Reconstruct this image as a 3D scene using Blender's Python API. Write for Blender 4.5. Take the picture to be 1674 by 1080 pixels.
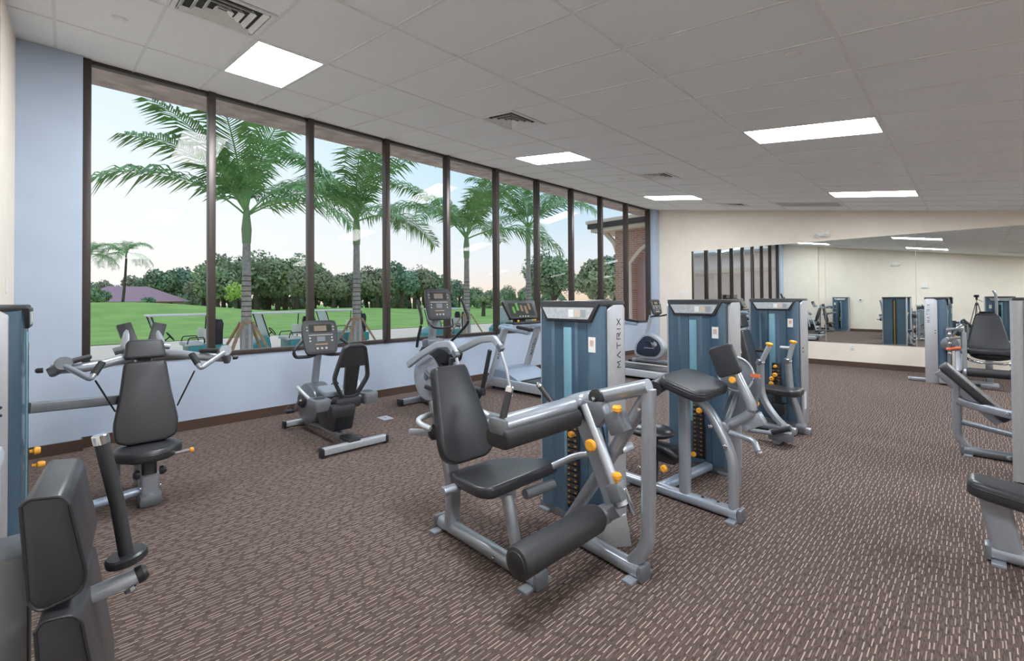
import bpy, bmesh, math, random
from mathutils import Vector as V, Matrix
import numpy as np
random.seed(7)
rng = np.random.default_rng(5)
for o in list(bpy.data.objects): bpy.data.objects.remove(o)
scn = bpy.context.scene
COL = scn.collection
# ------------------------------------------------------------------ camera
FPX, YAW, PITCH, ROLL, CYP, CAMH = 743.70, 45.4151, 0.6876, -0.3734, 479.71, 1.5295
_a, _b, _c = map(math.radians, (YAW, PITCH, ROLL))
_fw = V((-math.sin(_a), math.cos(_a), 0)); _rt = V((math.cos(_a), math.sin(_a), 0)); _up = V((0, 0, 1))
FW = _fw*math.cos(_b) + _up*math.sin(_b); UP = _up*math.cos(_b) - _fw*math.sin(_b)
RT = _rt*math.cos(_c) + UP*math.sin(_c); UP = UP*math.cos(_c) - _rt*math.sin(_c)
CAM = V((0, 0, CAMH))
cd = bpy.data.cameras.new('camera'); cam = bpy.data.objects.new('camera', cd); COL.objects.link(cam)
m = Matrix.Identity(4)
for i in range(3):
    m[i][0] = RT[i]; m[i][1] = UP[i]; m[i][2] = -FW[i]; m[i][3] = CAM[i]
cam.matrix_world = m
cd.sensor_fit = 'HORIZONTAL'; cd.sensor_width = 36; cd.lens = FPX/1674*36
cd.shift_y = -(540-CYP)/1674; cd.clip_start = 0.02; cd.clip_end = 600
scn.camera = cam
# pixel (1674x1080 frame) -> point on a known plane
def ray(x, y): return FW + RT*((x-837)/FPX) + UP*((CYP-y)/FPX)
def PX(x, y, X): d = ray(x, y); return CAM + d*(X/d.x)
def PY(x, y, Y): d = ray(x, y); return CAM + d*(Y/d.y)
def PZ(x, y, Z): d = ray(x, y); return CAM + d*((Z-CAMH)/d.z)
def PD(x, y, L): return CAM + ray(x, y)*L
# ------------------------------------------------------------------ view + world
vs = scn.view_settings
vs.view_transform = 'Standard'; vs.look = 'None'; vs.gamma = 1; vs.use_curve_mapping = False; vs.exposure = 0.0
LIGHT_E = 46.0
SKY_E = 1.16
w = bpy.data.worlds.new('sky'); scn.world = w; w.use_nodes = True
nt = w.node_tree; nt.nodes.clear()
def N(t, ty, **kw):
    n = t.nodes.new(ty)
    for k, v in kw.items(): setattr(n, k, v)
    return n
tc = N(nt, 'ShaderNodeTexCoord'); sx = N(nt, 'ShaderNodeSeparateXYZ'); nt.links.new(tc.outputs['Generated'], sx.inputs[0])
def ramp(t, stops):
    r = N(t, 'ShaderNodeValToRGB'); e = r.color_ramp.elements
    while len(e) < len(stops): e.new(0.5)
    for q, (p, c) in zip(e, stops): q.position = p; q.color = (*c, 1)
    return r
mr = N(nt, 'ShaderNodeMapRange'); mr.inputs['From Min'].default_value = -0.1; mr.inputs['From Max'].default_value = 0.9
nt.links.new(sx.outputs['Z'], mr.inputs['Value'])
rA = ramp(nt, [(0.0, (.30, .30, .28)), (0.095, (.88, .64, .48)), (0.12, (.94, .76, .62)), (0.19, (.80, .84, .90)), (0.36, (.46, .72, .90)), (0.7, (.60, .74, .92))])
rB = ramp(nt, [(0.0, (.30, .30, .28)), (0.095, (1., .80, .66)), (0.12, (.98, .92, .89)), (0.30, (.93, .95, .97)), (0.5, (.74, .88, .98)), (0.8, (.66, .79, .94))])
nt.links.new(mr.outputs[0], rA.inputs[0]); nt.links.new(mr.outputs[0], rB.inputs[0])
az = N(nt, 'ShaderNodeVectorMath', operation='DOT_PRODUCT'); az.inputs[1].default_value = (-0.995, -0.1, 0)
nt.links.new(tc.outputs['Generated'], az.inputs[0])
mz = N(nt, 'ShaderNodeMapRange'); mz.inputs['From Min'].default_value = 0.55; mz.inputs['From Max'].default_value = 0.98
nt.links.new(az.outputs['Value'], mz.inputs['Value'])
mx = N(nt, 'ShaderNodeMix', data_type='RGBA'); nt.links.new(mz.outputs[0], mx.inputs[0]); nt.links.new(rA.outputs[0], mx.inputs[6]); nt.links.new(rB.outputs[0], mx.inputs[7])
bg = N(nt, 'ShaderNodeBackground'); bg.inputs['Strength'].default_value = SKY_E
wo = N(nt, 'ShaderNodeOutputWorld'); nt.links.new(mx.outputs[2], bg.inputs['Color']); nt.links.new(bg.outputs[0], wo.inputs[0])
# ------------------------------------------------------------------ materials
MATS = {}
def mat(name, col=(.5, .5, .5), rough=.5, metal=0., spec=.5, noise=None, bump=None, emit=None, coat=0.):
    if name in MATS: return MATS[name]
    M = bpy.data.materials.new(name); M.use_nodes = True; t = M.node_tree; b = t.nodes['Principled BSDF']
    b.inputs['Base Color'].default_value = (*col, 1); b.inputs['Roughness'].default_value = rough
    b.inputs['Metallic'].default_value = metal; b.inputs['Specular IOR Level'].default_value = spec
    b.inputs['Coat Weight'].default_value = coat
    if emit: b.inputs['Emission Color'].default_value = (*emit[0], 1); b.inputs['Emission Strength'].default_value = emit[1]
    sc, amt = noise or (30., .04)
    co = N(t, 'ShaderNodeTexCoord'); nz = N(t, 'ShaderNodeTexNoise'); nz.inputs['Scale'].default_value = sc; nz.inputs['Detail'].default_value = 4
    t.links.new(co.outputs['Object'], nz.inputs['Vector'])
    r = ramp(t, [(.3, tuple(max(0, c*(1-amt)) for c in col)), (.7, tuple(min(1, c*(1+amt)) for c in col))])
    t.links.new(nz.outputs['Fac'], r.inputs[0]); t.links.new(r.outputs[0], b.inputs['Base Color'])
    if bump:
        n2 = N(t, 'ShaderNodeTexNoise'); n2.inputs['Scale'].default_value = bump[0]; t.links.new(co.outputs['Object'], n2.inputs['Vector'])
        bp = N(t, 'ShaderNodeBump'); bp.inputs['Strength'].default_value = bump[1]; bp.inputs['Distance'].default_value = .005
        t.links.new(n2.outputs['Fac'], bp.inputs['Height']); t.links.new(bp.outputs[0], b.inputs['Normal'])
    MATS[name] = M; return M
silver = mat('silver_paint', (.38, .41, .46), .28, .5)
silverl = mat('light_silver', (.52, .55, .60), .35, .35)
gunmet = mat('grey_paint', (.22, .235, .26), .35, .5)
chrome = mat('chrome', (.75, .76, .78), .15, 1.)
vinyl = mat('black_vinyl', (.029, .029, .034), .34, 0, .6, bump=(120, .03))
foam = mat('black_foam', (.028, .028, .031), .55, bump=(200, .1))
black = mat('black_plastic', (.022, .023, .026), .35)
dark = mat('charcoal_plastic', (.032, .033, .038), .4)
orange = mat('orange_plastic', (.92, .42, .04), .35)
shroud = mat('blue_smoke_shroud', (.10, .175, .255), .2, .45, coat=.4)
shroudl = mat('blue_lens_strip', (.20, .40, .50), .2, .2)
panel = mat('tower_silver', (.52, .53, .56), .38, .45)
ink = mat('dark_lettering', (.03, .03, .035), .5)
red = mat('red_print', (.75, .16, .07), .5)
placard = mat('placard', (.46, .50, .53), .3, noise=(40, .14))
white = mat('white_plastic', (.80, .80, .78), .4)
beige = mat('beige_paint', (.84, .755, .655), .7, noise=(3, .03), bump=(180, .08))
bluew = mat('pale_blue_paint', (.46, .54, .66), .65, noise=(3, .03), bump=(180, .08))
basem = mat('brown_baseboard', (.085, .048, .035), .45)
bronze = mat('dark_bronze', (.075, .060, .055), .38, .5)
tilem = mat('ceiling_tile', (.92, .93, .94), .9, noise=(160, .05), bump=(400, .4))
gridm = mat('ceiling_grid', (.80, .80, .80), .5)
ventm = mat('vent_white', (.85, .85, .85), .5)
ventd = mat('vent_dark', (.03, .03, .03), .7)
bluesheen = mat('blue_sheen_silver', (.36, .43, .54), .3, .3)  # silver with the blue reflection of the windows put into its base colour
screen = mat('console_screen', (.03, .035, .03), .25)
glowg = mat('screen_graphics', (.08, .22, .04), .4, emit=((.3, .6, .08), .05))
glowo = mat('screen_amber', (.15, .10, .06), .4, emit=((.7, .35, .08), .03))
conbtn = mat('console_buttons', (.5, .5, .48), .4)
consl = mat('console_panel', (.06, .06, .065), .35)
def em(name, col, s):
    M = bpy.data.materials.new(name); M.use_nodes = True; t = M.node_tree; t.nodes.clear()
    e = N(t, 'ShaderNodeEmission'); e.inputs[0].default_value = (*col, 1); e.inputs[1].default_value = s
    o = N(t, 'ShaderNodeOutputMaterial'); t.links.new(e.outputs[0], o.inputs[0]); return M
lampm = em('light_diffuser', (.92, .975, 1.02), LIGHT_E)
def glass_mat():
    M = bpy.data.materials.new('window_glass'); M.use_nodes = True; t = M.node_tree; t.nodes.clear()
    tr = N(t, 'ShaderNodeBsdfTransparent'); tr.inputs[0].default_value = (.95, .97, .97, 1)
    gl = N(t, 'ShaderNodeBsdfGlossy'); gl.inputs['Roughness'].default_value = 0.0; gl.inputs[0].default_value = (1, .86, .90, 1)
    lw = N(t, 'ShaderNodeLayerWeight'); lw.inputs[0].default_value = .5      # Schlick, the same from both sides
    pw = N(t, 'ShaderNodeMath', operation='POWER'); pw.inputs[1].default_value = 5; t.links.new(lw.outputs['Facing'], pw.inputs[0])
    fr = N(t, 'ShaderNodeMath', operation='MULTIPLY_ADD'); fr.inputs[1].default_value = .97; fr.inputs[2].default_value = .006; t.links.new(pw.outputs[0], fr.inputs[0])
    mm = N(t, 'ShaderNodeMixShader'); t.links.new(fr.outputs[0], mm.inputs[0]); t.links.new(tr.outputs[0], mm.inputs[1]); t.links.new(gl.outputs[0], mm.inputs[2])
    o = N(t, 'ShaderNodeOutputMaterial'); t.links.new(mm.outputs[0], o.inputs[0]); return M
glassm = glass_mat()
def mirror_mat():
    M = bpy.data.materials.new('mirror_silvering'); M.use_nodes = True; t = M.node_tree; t.nodes.clear()
    gl = N(t, 'ShaderNodeBsdfGlossy'); gl.inputs['Roughness'].default_value = 0.0; gl.inputs[0].default_value = (.82, .87, .85, 1)
    o = N(t, 'ShaderNodeOutputMaterial'); t.links.new(gl.outputs[0], o.inputs[0]); return M
mirrorm = mirror_mat()
def acrylic_mat():
    M = bpy.data.materials.new('clear_acrylic'); M.use_nodes = True; t = M.node_tree; t.nodes.clear()
    tr = N(t, 'ShaderNodeBsdfTransparent'); tr.inputs[0].default_value = (.6, .63, .66, 1)
    p = N(t, 'ShaderNodeBsdfPrincipled'); p.inputs['Base Color'].default_value = (.35, .38, .42, 1); p.inputs['Roughness'].default_value = .25
    mm = N(t, 'ShaderNodeMixShader'); mm.inputs[0].default_value = .55; t.links.new(tr.outputs[0], mm.inputs[1]); t.links.new(p.outputs[0], mm.inputs[2])
    o = N(t, 'ShaderNodeOutputMaterial'); t.links.new(mm.outputs[0], o.inputs[0]); return M
acrylic = acrylic_mat()
def carpet_mat():
    M = bpy.data.materials.new('carpet'); M.use_nodes = True; t = M.node_tree; b = t.nodes['Principled BSDF']; b.inputs['Roughness'].default_value = .95
    b.inputs['Specular IOR Level'].default_value = .15
    co = N(t, 'ShaderNodeTexCoord'); s = N(t, 'ShaderNodeSeparateXYZ'); t.links.new(co.outputs['Object'], s.inputs[0])
    def M2(op, a, bb=None):
        n = N(t, 'ShaderNodeMath', operation=op)
        for i, q in enumerate((a, bb)):
            if q is None: continue
            if isinstance(q, (int, float)): n.inputs[i].default_value = q
            else: t.links.new(q, n.inputs[i])
        return n.outputs[0]
    # one fleck per cell of a jittered lattice, flecks run along Y
    u = M2('DIVIDE', s.outputs['X'], .025); cu = M2('FLOOR', u); fu = M2('FRACT', u)
    wn = N(t, 'ShaderNodeTexWhiteNoise', noise_dimensions='1D'); t.links.new(cu, wn.inputs['W'])
    v = M2('ADD', M2('DIVIDE', s.outputs['Y'], .085), wn.outputs['Value']); cv = M2('FLOOR', v); fv = M2('FRACT', v)
    cb = N(t, 'ShaderNodeCombineXYZ'); t.links.new(cu, cb.inputs[0]); t.links.new(cv, cb.inputs[1])
    w2 = N(t, 'ShaderNodeTexWhiteNoise', noise_dimensions='2D'); t.links.new(cb.outputs[0], w2.inputs['Vector'])
    sc_ = N(t, 'ShaderNodeSeparateColor'); t.links.new(w2.outputs['Color'], sc_.inputs[0])
    cu0 = M2('MULTIPLY_ADD', sc_.outputs[0], .64); cu0.node.inputs[2].default_value = .18
    ln = M2('MULTIPLY_ADD', sc_.outputs[1], .14); ln.node.inputs[2].default_value = .30
    inu = M2('LESS_THAN', M2('ABSOLUTE', M2('SUBTRACT', fu, cu0)), .10); inv = M2('LESS_THAN', M2('ABSOLUTE', M2('SUBTRACT', fv, .5)), ln)
    msk = M2('MULTIPLY', inu, inv); msk = M2('MULTIPLY', msk, M2('MULTIPLY_ADD', sc_.outputs[2], .5)); msk.node.inputs[1].links[0].from_node.inputs[2].default_value = .5
    mp = N(t, 'ShaderNodeMapping'); mp.inputs['Scale'].default_value = (1, .09, 1); t.links.new(co.outputs['Object'], mp.inputs[0])
    nz = N(t, 'ShaderNodeTexNoise'); nz.inputs['Scale'].default_value = 230; t.links.new(mp.outputs[0], nz.inputs['Vector'])
    mu = ramp(t, [(.32, (.054, .037, .033)), (.68, (.142, .103, .091))]); t.links.new(nz.outputs['Fac'], mu.inputs[0])
    mm = N(t, 'ShaderNodeMix', data_type='RGBA'); t.links.new(msk, mm.inputs[0]); t.links.new(mu.outputs[0], mm.inputs[6]); mm.inputs[7].default_value = (.40, .32, .27, 1)
    t.links.new(mm.outputs[2], b.inputs['Base Color'])
    bp = N(t, 'ShaderNodeBump'); bp.inputs['Strength'].default_value = .4; bp.inputs['Distance'].default_value = .003; t.links.new(nz.outputs['Fac'], bp.inputs['Height']); t.links.new(bp.outputs[0], b.inputs['Normal'])
    return M
carpet = carpet_mat()
def brick_mat():
    M = bpy.data.materials.new('far_brick'); M.use_nodes = True; t = M.node_tree; b = t.nodes['Principled BSDF']; b.inputs['Roughness'].default_value = .9
    co = N(t, 'ShaderNodeTexCoord'); mp = N(t, 'ShaderNodeMapping'); mp.inputs['Rotation'].default_value = (math.pi/2, 0, 0)
    bt = N(t, 'ShaderNodeTexBrick'); t.links.new(co.outputs['Object'], mp.inputs[0]); t.links.new(mp.outputs[0], bt.inputs['Vector'])
    bt.inputs['Color1'].default_value = (.34, .15, .10, 1); bt.inputs['Color2'].default_value = (.46, .24, .17, 1); bt.inputs['Mortar'].default_value = (.5, .42, .37, 1)
    bt.inputs['Scale'].default_value = 1; bt.inputs['Brick Width'].default_value = .22; bt.inputs['Row Height'].default_value = .075; bt.inputs['Mortar Size'].default_value = .01
    t.links.new(bt.outputs['Color'], b.inputs['Base Color']); return M
brickm = brick_mat()
soffm = mat('soffit_wood', (.55, .44, .42), .6, noise=(4, .35)); 
grassm = mat('grass', (.29, .47, .10), .9, noise=(.35, .18))
pavem = mat('concrete_path', (.90, .72, .58), .9, noise=(.8, .06))
leafm = mat('palm_leaf', (.20, .40, .13), .45, noise=(2, .35))
leaf2 = [mat('tree_leaf_a', (.25, .36, .20), .7, noise=(.6, .5)), mat('tree_leaf_b', (.33, .40, .23), .7, noise=(.6, .5)), mat('tree_leaf_c', (.25, .37, .26), .7, noise=(.6, .5)), mat('tree_leaf_d', (.33, .34, .22), .7, noise=(.6, .4)), mat('yellow_frond', (.55, .70, .18), .6)]
barkm = mat('palm_bark', (.36, .34, .31), .8, noise=(9, .25)); bark2 = mat('tree_bark', (.11, .085, .065), .9, noise=(5, .3)); greenb = mat('crown_shaft', (.22, .33, .16), .5)
woodm = mat('strut_wood', (.40, .25, .16), .8, noise=(8, .2)); burlap = mat('trunk_batten', (.47, .46, .48), .8)
roofm = mat('pink_roof', (.50, .30, .36), .8, noise=(6, .12)); pinkw = mat('pink_stucco', (.55, .36, .33), .85, noise=(3, .05)); cream = mat('cream_trim', (.72, .63, .52), .7)
teal = mat('cart_teal', (.05, .30, .34), .35); cartw = mat('cart_white', (.78, .78, .76), .4)
# ------------------------------------------------------------------ mesh helpers
def fil(pts, r, n=5):
    pts = [V(p) for p in pts]
    if r <= 0 or len(pts) < 3: return pts
    out = [pts[0]]
    for i in range(1, len(pts)-1):
        a, p, b = pts[i-1], pts[i], pts[i+1]; d1 = a-p; d2 = b-p
        k = min(r, d1.length*.48, d2.length*.48); s = p + d1.normalized()*k; e = p + d2.normalized()*k
        for j in range(n+1):
            t = j/n; out.append(s*(1-t)**2 + p*2*t*(1-t) + e*t*t)
    out.append(pts[-1]); return out
def rrect(w_, h_, r, n=3):
    r = min(r, w_*.5-1e-4, h_*.5-1e-4); o = []
    for cx, cy, a0 in ((w_/2-r, h_/2-r, 0), (-w_/2+r, h_/2-r, 90), (-w_/2+r, -h_/2+r, 180), (w_/2-r, -h_/2+r, 270)):
        for j in range(n+1):
            a = math.radians(a0+90*j/n); o.append((cx+r*math.cos(a), cy+r*math.sin(a)))
    return o
class MB:
    def __init__(s): s.v = []; s.f = []
    def add(s, vs_, fs):
        k = len(s.v); s.v += [V(q) for q in vs_]; s.f += [[i+k for i in f] for f in fs]; return s
    def box(s, c, d, ax=None):
        c = V(c); A = ax or (V((1, 0, 0)), V((0, 1, 0)), V((0, 0, 1)))
        P = [c + A[0]*(d[0]*i/2) + A[1]*(d[1]*j/2) + A[2]*(d[2]*k/2) for i in (-1, 1) for j in (-1, 1) for k in (-1, 1)]
        return s.add(P, [(0, 1, 3, 2), (4, 6, 7, 5), (0, 4, 5, 1), (2, 3, 7, 6), (0, 2, 6, 4), (1, 5, 7, 3)])
    def bb(s, a, b): a = V(a); b = V(b); return s.box((a+b)/2, [abs(b[i]-a[i]) for i in range(3)])
    def tube(s, pts, r=.03, n=12, prof=None, up=(0, 0, 1), fillet=0, caps=True, taper=None):
        pts = fil(pts, fillet); up = V(up); N_ = len(pts)
        pr = prof or [(math.cos(2*math.pi*j/n), math.sin(2*math.pi*j/n)) for j in range(n)]
        sc = 1 if prof else r; k = len(pr); vv = []
        for i, p in enumerate(pts):
            T = (pts[min(i+1, N_-1)] - pts[max(i-1, 0)]).normalized()
            u = up
            if abs(T.dot(u)) > .97: u = V((1, 0, 0)) if abs(T.x) < .9 else V((0, 1, 0))
            S = T.cross(u).normalized(); U = S.cross(T); q = sc*(taper[i] if taper and len(taper) == N_ else 1)
            vv += [p + S*(a*q) + U*(b*q) for a, b in pr]
        ff = [(i*k+j, i*k+(j+1) % k, (i+1)*k+(j+1) % k, (i+1)*k+j) for i in range(N_-1) for j in range(k)]
        if caps: ff += [tuple(range(k))[::-1], tuple(range((N_-1)*k, N_*k))]
        return s.add(vv, ff)
    def cyl(s, a, b, r, n=16): return s.tube([a, b], r, n)
    def lathe(s, o, d, prof, n=20):
        o = V(o); d = V(d).normalized(); u = V((0, 0, 1)) if abs(d.z) < .9 else V((1, 0, 0)); S = d.cross(u).normalized(); U = S.cross(d)
        vv = [o + d*h + (S*math.cos(2*math.pi*j/n) + U*math.sin(2*math.pi*j/n))*r for r, h in prof for j in range(n)]; K = len(prof)
        ff = [(i*n+j, i*n+(j+1) % n, (i+1)*n+(j+1) % n, (i+1)*n+j) for i in range(K-1) for j in range(n)]
        ff += [tuple(range(n))[::-1], tuple(range((K-1)*n, K*n))]
        return s.add(vv, ff)
    def prism(s, out, o, U, W, t, Nn=None):
        o = V(o); U = V(U).normalized(); W = V(W).normalized(); Nn = V(Nn).normalized() if Nn else U.cross(W)
        k = len(out); vv = [o + U*a + W*b for a, b in out] + [o + U*a + W*b + Nn*t for a, b in out]
        ff = [tuple(range(k))[::-1], tuple(range(k, 2*k))] + [(i, (i+1) % k, k+(i+1) % k, k+i) for i in range(k)]
        return s.add(vv, ff)
    def ell(s, c, rad, n=12, m_=8):
        c = V(c); vv = []; 
        for i in range(m_+1):
            a = math.pi*(i/m_-.5)
            rr = max(math.cos(a), .02)
            for j in range(n): vv.append(c + V((rad[0]*rr*math.cos(2*math.pi*j/n), rad[1]*rr*math.sin(2*math.pi*j/n), rad[2]*math.sin(a))))
        ff = [(i*n+j, i*n+(j+1) % n, (i+1)*n+(j+1) % n, (i+1)*n+j) for i in range(m_) for j in range(n)] + [tuple(range(n))[::-1], tuple(range(m_*n, (m_+1)*n))]
        return s.add(vv, ff)
def mesh(name, mb, mt, off=V((0, 0, 0)), bevel=0, seg=2, smooth=True, ang=35):
    me = bpy.data.meshes.new(name); me.from_pydata([tuple(q-off) for q in mb.v], [], mb.f)
    bm = bmesh.new(); bm.from_mesh(me); bmesh.ops.recalc_face_normals(bm, faces=bm.faces)
    if bevel:
        es = [e for e in bm.edges if len(e.link_faces) == 2 and e.calc_face_angle(0) > .6]
        bmesh.ops.bevel(bm, geom=es, offset=bevel, segments=seg, profile=.6, affect='EDGES', clamp_overlap=True)
    bm.to_mesh(me); bm.free()
    if smooth:
        me.polygons.foreach_set('use_smooth', [True]*len(me.polygons)); me.set_sharp_from_angle(angle=math.radians(ang))
    me.materials.append(mt); return me
def tag(o, label=None, cat=None, group=None, kind=None):
    for k, v_ in (('label', label), ('category', cat), ('group', group), ('kind', kind)):
        if v_: o[k] = v_
    return o
def thing(name, label, cat, loc, group=None):
    o = bpy.data.objects.new(name, None); COL.objects.link(o); o.location = loc; o.empty_display_size = .2
    return tag(o, label, cat, group)
def part(root, name, mb, mt, bevel=0, sub=None, label=None, seg=2, ang=35):
    me = mesh(name, mb, mt, V(root.location), bevel, seg, True, ang); o = bpy.data.objects.new(name, me); COL.objects.link(o)
    o.parent = sub or root
    if label: o['label'] = label
    return o
def single(name, mb, mt, label=None, cat=None, group=None, kind=None, bevel=0, seg=2, ang=35):
    lo = [min(q[i] for q in mb.v) for i in range(3)]; hi = [max(q[i] for q in mb.v) for i in range(3)]
    off = V(((lo[0]+hi[0])/2, (lo[1]+hi[1])/2, lo[2]))
    me = mesh(name, mb, mt, off, bevel, seg, True, ang); o = bpy.data.objects.new(name, me); COL.objects.link(o); o.location = off
    return tag(o, label, cat, group, kind)
def struct(name, mb, mt, bevel=0):
    me = mesh(name, mb, mt, V((0, 0, 0)), bevel); o = bpy.data.objects.new(name, me); COL.objects.link(o); o['kind'] = 'structure'; return o
def sempty(name, loc=(0, 0, 0)):
    o = bpy.data.objects.new(name, None); COL.objects.link(o); o.location = loc; o['kind'] = 'structure'; return o
def copy_tree(o, parent=None):
    c = o.copy(); COL.objects.link(c); c.parent = parent
    for ch in list(o.children): copy_tree(ch, c)
    return c
EX, EY, EZ = V((1, 0, 0)), V((0, 1, 0)), V((0, 0, 1))
ORD = ['first', 'second', 'third', 'fourth', 'fifth', 'sixth', 'seventh', 'eighth', 'ninth', 'tenth']
# ------------------------------------------------------------------ room
XW, YF, YB, XR = -6.57, 12.30, -0.50, 4.2
YJ, XJ = -0.34, -5.05      # the front wall steps in near the windows
HEAD, SLOPE, SILL = 4.0988, -0.1454, 0.888
def CZ(X): return HEAD + SLOPE*(X-XW)
struct('floor', MB().bb((XW-.1, YB-.1, -.1), (XR+.1, YF+.1, 0)), carpet)
struct('wall_left', MB().bb((XW-.12, YB, 0), (XW, YF, SILL-.045)), bluew)
struct('wall_back', MB().prism([(XW-.12, 0), (XR+.1, 0), (XR+.1, CZ(XR)+.15), (XW-.12, CZ(XW)+.15)], (0, YF, 0), EX, EZ, .12, EY), beige)
struct('wall_front', MB().prism([(XW-.12, 0), (XR+.1, 0), (XR+.1, CZ(XR)+.15), (XW-.12, CZ(XW)+.15)], (0, YB-.12, 0), EX, EZ, .12, EY), beige)
struct('wall_front_step', MB().prism([(XW-.12, 0), (XJ, 0), (XJ, CZ(XJ)+.05), (XW-.12, CZ(XW)+.05)], (0, YB, 0), EX, EZ, YJ-YB, EY), beige)
struct('wall_right', MB().bb((XR, YB-.1, 0), (XR+.12, YF+.1, CZ(XR)+.1)), beige)
struct('trim_1', MB().prism([(XW-.1, 0), (XW+.10, 0), (XW+.10, CZ(XW+.1)), (XW-.1, CZ(XW-.1))], (0, YJ, 0), EX, EZ, .135-YJ, EY), bluew)
struct('trim_2', MB().prism([(XW-.1, 0), (XW+.19, 0), (XW+.19, CZ(XW+.19)), (XW-.1, CZ(XW-.1))], (0, 12.07, 0), EX, EZ, YF-12.07, EY), bluew)
bbh = .115
struct('baseboard_left', MB().bb((XW, .135, 0), (XW+.014, 12.07, bbh)).bb((XW+.1, YJ, 0), (XW+.114, .149, bbh)).bb((XW, .135, 0), (XW+.1, .149, bbh)), basem)
struct('baseboard_back', MB().bb((XW+.19, YF-.014, 0), (XR, YF, bbh)).bb((XW+.19, 12.07, 0), (XW+.204, YF, bbh)), basem)
struct('baseboard_front', MB().bb((XJ, YB, 0), (XR, YB+.014, bbh)).bb((XW+.1, YJ, 0), (XJ+.014, YJ+.014, bbh)).bb((XJ, YB, 0), (XJ+.014, YJ, bbh)), basem)
struct('baseboard_right', MB().bb((XR-.014, YB, 0), (XR, YF, bbh)), basem)
# windows: ten bays between dark bronze mullions
MY = [.165] + [1.293+1.1935*k for k in range(9)] + [12.03]
for k in range(10):
    y0, y1 = MY[k], MY[k+1]; r = sempty('window_%d' % (k+1), (XW, (y0+y1)/2, SILL))
    mw = .0375
    part(r, 'mullion', MB().bb((XW-.09, y0-mw, SILL-.045), (XW+.035, y0+mw, CZ(XW)+.02)), bronze, .004)
    if k == 9: part(r, 'mullion', MB().bb((XW-.09, y1-mw, SILL-.045), (XW+.035, y1+mw, CZ(XW)+.02)), bronze, .004)
    part(r, 'sill_rail', MB().bb((XW-.09, y0+mw, SILL-.045), (XW+.012, y1-mw, SILL+.012)), bronze, .003)
    part(r, 'head_rail', MB().bb((XW-.09, y0+mw, HEAD-.035), (XW+.0, y1-mw, HEAD+.02)), bronze, .003)
    part(r, 'glass_pane', MB().bb((XW-.034, y0+mw-.005, SILL), (XW-.033, y1-mw+.005, HEAD-.03)), glassm)
# sloped suspended ceiling: 2x4 tiles on a grid
ce = sempty('ceiling', (0, 0, 0))
back = MB().prism([(XW-.12, CZ(XW-.12)+.05), (XR+.1, CZ(XR+.1)+.05), (XR+.1, CZ(XR+.1)+.09), (XW-.12, CZ(XW-.12)+.09)], (0, YB-.1, 0), EX, EZ, YF-YB+.2, EY)
part(ce, 'ceiling_deck', back, ventd)
XG = [XW-.01] + [-.6095+1.2192*k for k in range(-4, 4)] + [XR]
PT = .613; YG = [5.45+PT*k for k in range(-10, 13)]
YG = [YB] + [y for y in YG if YB+.05 < y < YF-.05] + [YF]
SA = math.atan(-SLOPE); cs = math.cos(SA)
AX = (V((cs, 0, -math.sin(SA))), EY, V((math.sin(SA), 0, cs)))
def cellc(i, j): return V(((XG[i]+XG[i+1])/2, (YG[j]+YG[j+1])/2, CZ((XG[i]+XG[i+1])/2)))
LIGHTS = {}; VENTS = {}
def cellat(x, y):
    i = max(k for k in range(len(XG)-1) if XG[k] <= x); j = max(k for k in range(len(YG)-1) if YG[k] <= y); return i, j
lspec = [(-5, 1.4), (-5, 5.6), (-5, 9.9), (-1.2, 1.4), (-1.2, 5.6), (-1.2, 9.9), (2.4, 1.4), (2.4, 5.6), (2.4, 9.9)]
lname = ['nearest the first window bay', 'above the elliptical trainer by the windows', 'farthest along the window side, near the far corner', 'directly over the camera end of the room', 'large one over the middle aisle', 'over the aisle close to the mirrored wall', 'on the right side near the front wall', 'on the right side at mid room', 'on the right side near the mirrored wall']
for (x, y), nm in zip(lspec, lname): LIGHTS[cellat(x, y)] = nm
vspec = [(-4, .7), (-4, 3.8), (-4, 7.6), (-4, 11.0)]
vname = ['nearest to the first window', 'between the first two window-side lights', 'beyond the second window-side light', 'closest to the far wall']
for (x, y), nm in zip(vspec, vname): VENTS[cellat(x, y)] = nm
RET = {cellat(-2.4, 11.0): 'beside the far aisle light', cellat(1.2, 9.3): 'right of the aisle, at the mirror end', cellat(1.2, 5.0): 'right of the aisle at mid room', cellat(1.2, 1.3): 'right of the aisle at the camera end'}
tmesh = {}
for i in range(len(XG)-1):
    for j in range(len(YG)-1):
        if (i, j) in LIGHTS or (i, j) in RET: continue
        c = cellc(i, j); wx = (XG[i+1]-XG[i])/cs - .004; wy = YG[j+1]-YG[j]-.004
        if (i, j) in VENTS: wx *= .5; c = c + AX[0]*(wx*.5)
        key = (round(wx, 3), round(wy, 3))
        if key not in tmesh:
            tmesh[key] = mesh('ceiling_tile', MB().box((0, 0, .012), (wx, wy, .016)), tilem, bevel=.002, seg=1)
        o = bpy.data.objects.new('ceiling_tile', tmesh[key]); COL.objects.link(o); o.parent = ce; o.location = c; o.rotation_euler = (0, SA, 0)
for x in XG[1:-1]:
    part(ce, 'grid_runner', MB().box((x, (YB+YF)/2, CZ(x)+.004), (.024, YF-YB, .012), AX), gridm)
for y in YG[1:-1]:
    part(ce, 'grid_cross_tee', MB().box(((XW+XR)/2, y, CZ((XW+XR)/2)+.0045), ((XR-XW)/cs, .022, .012), AX), gridm)
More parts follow.
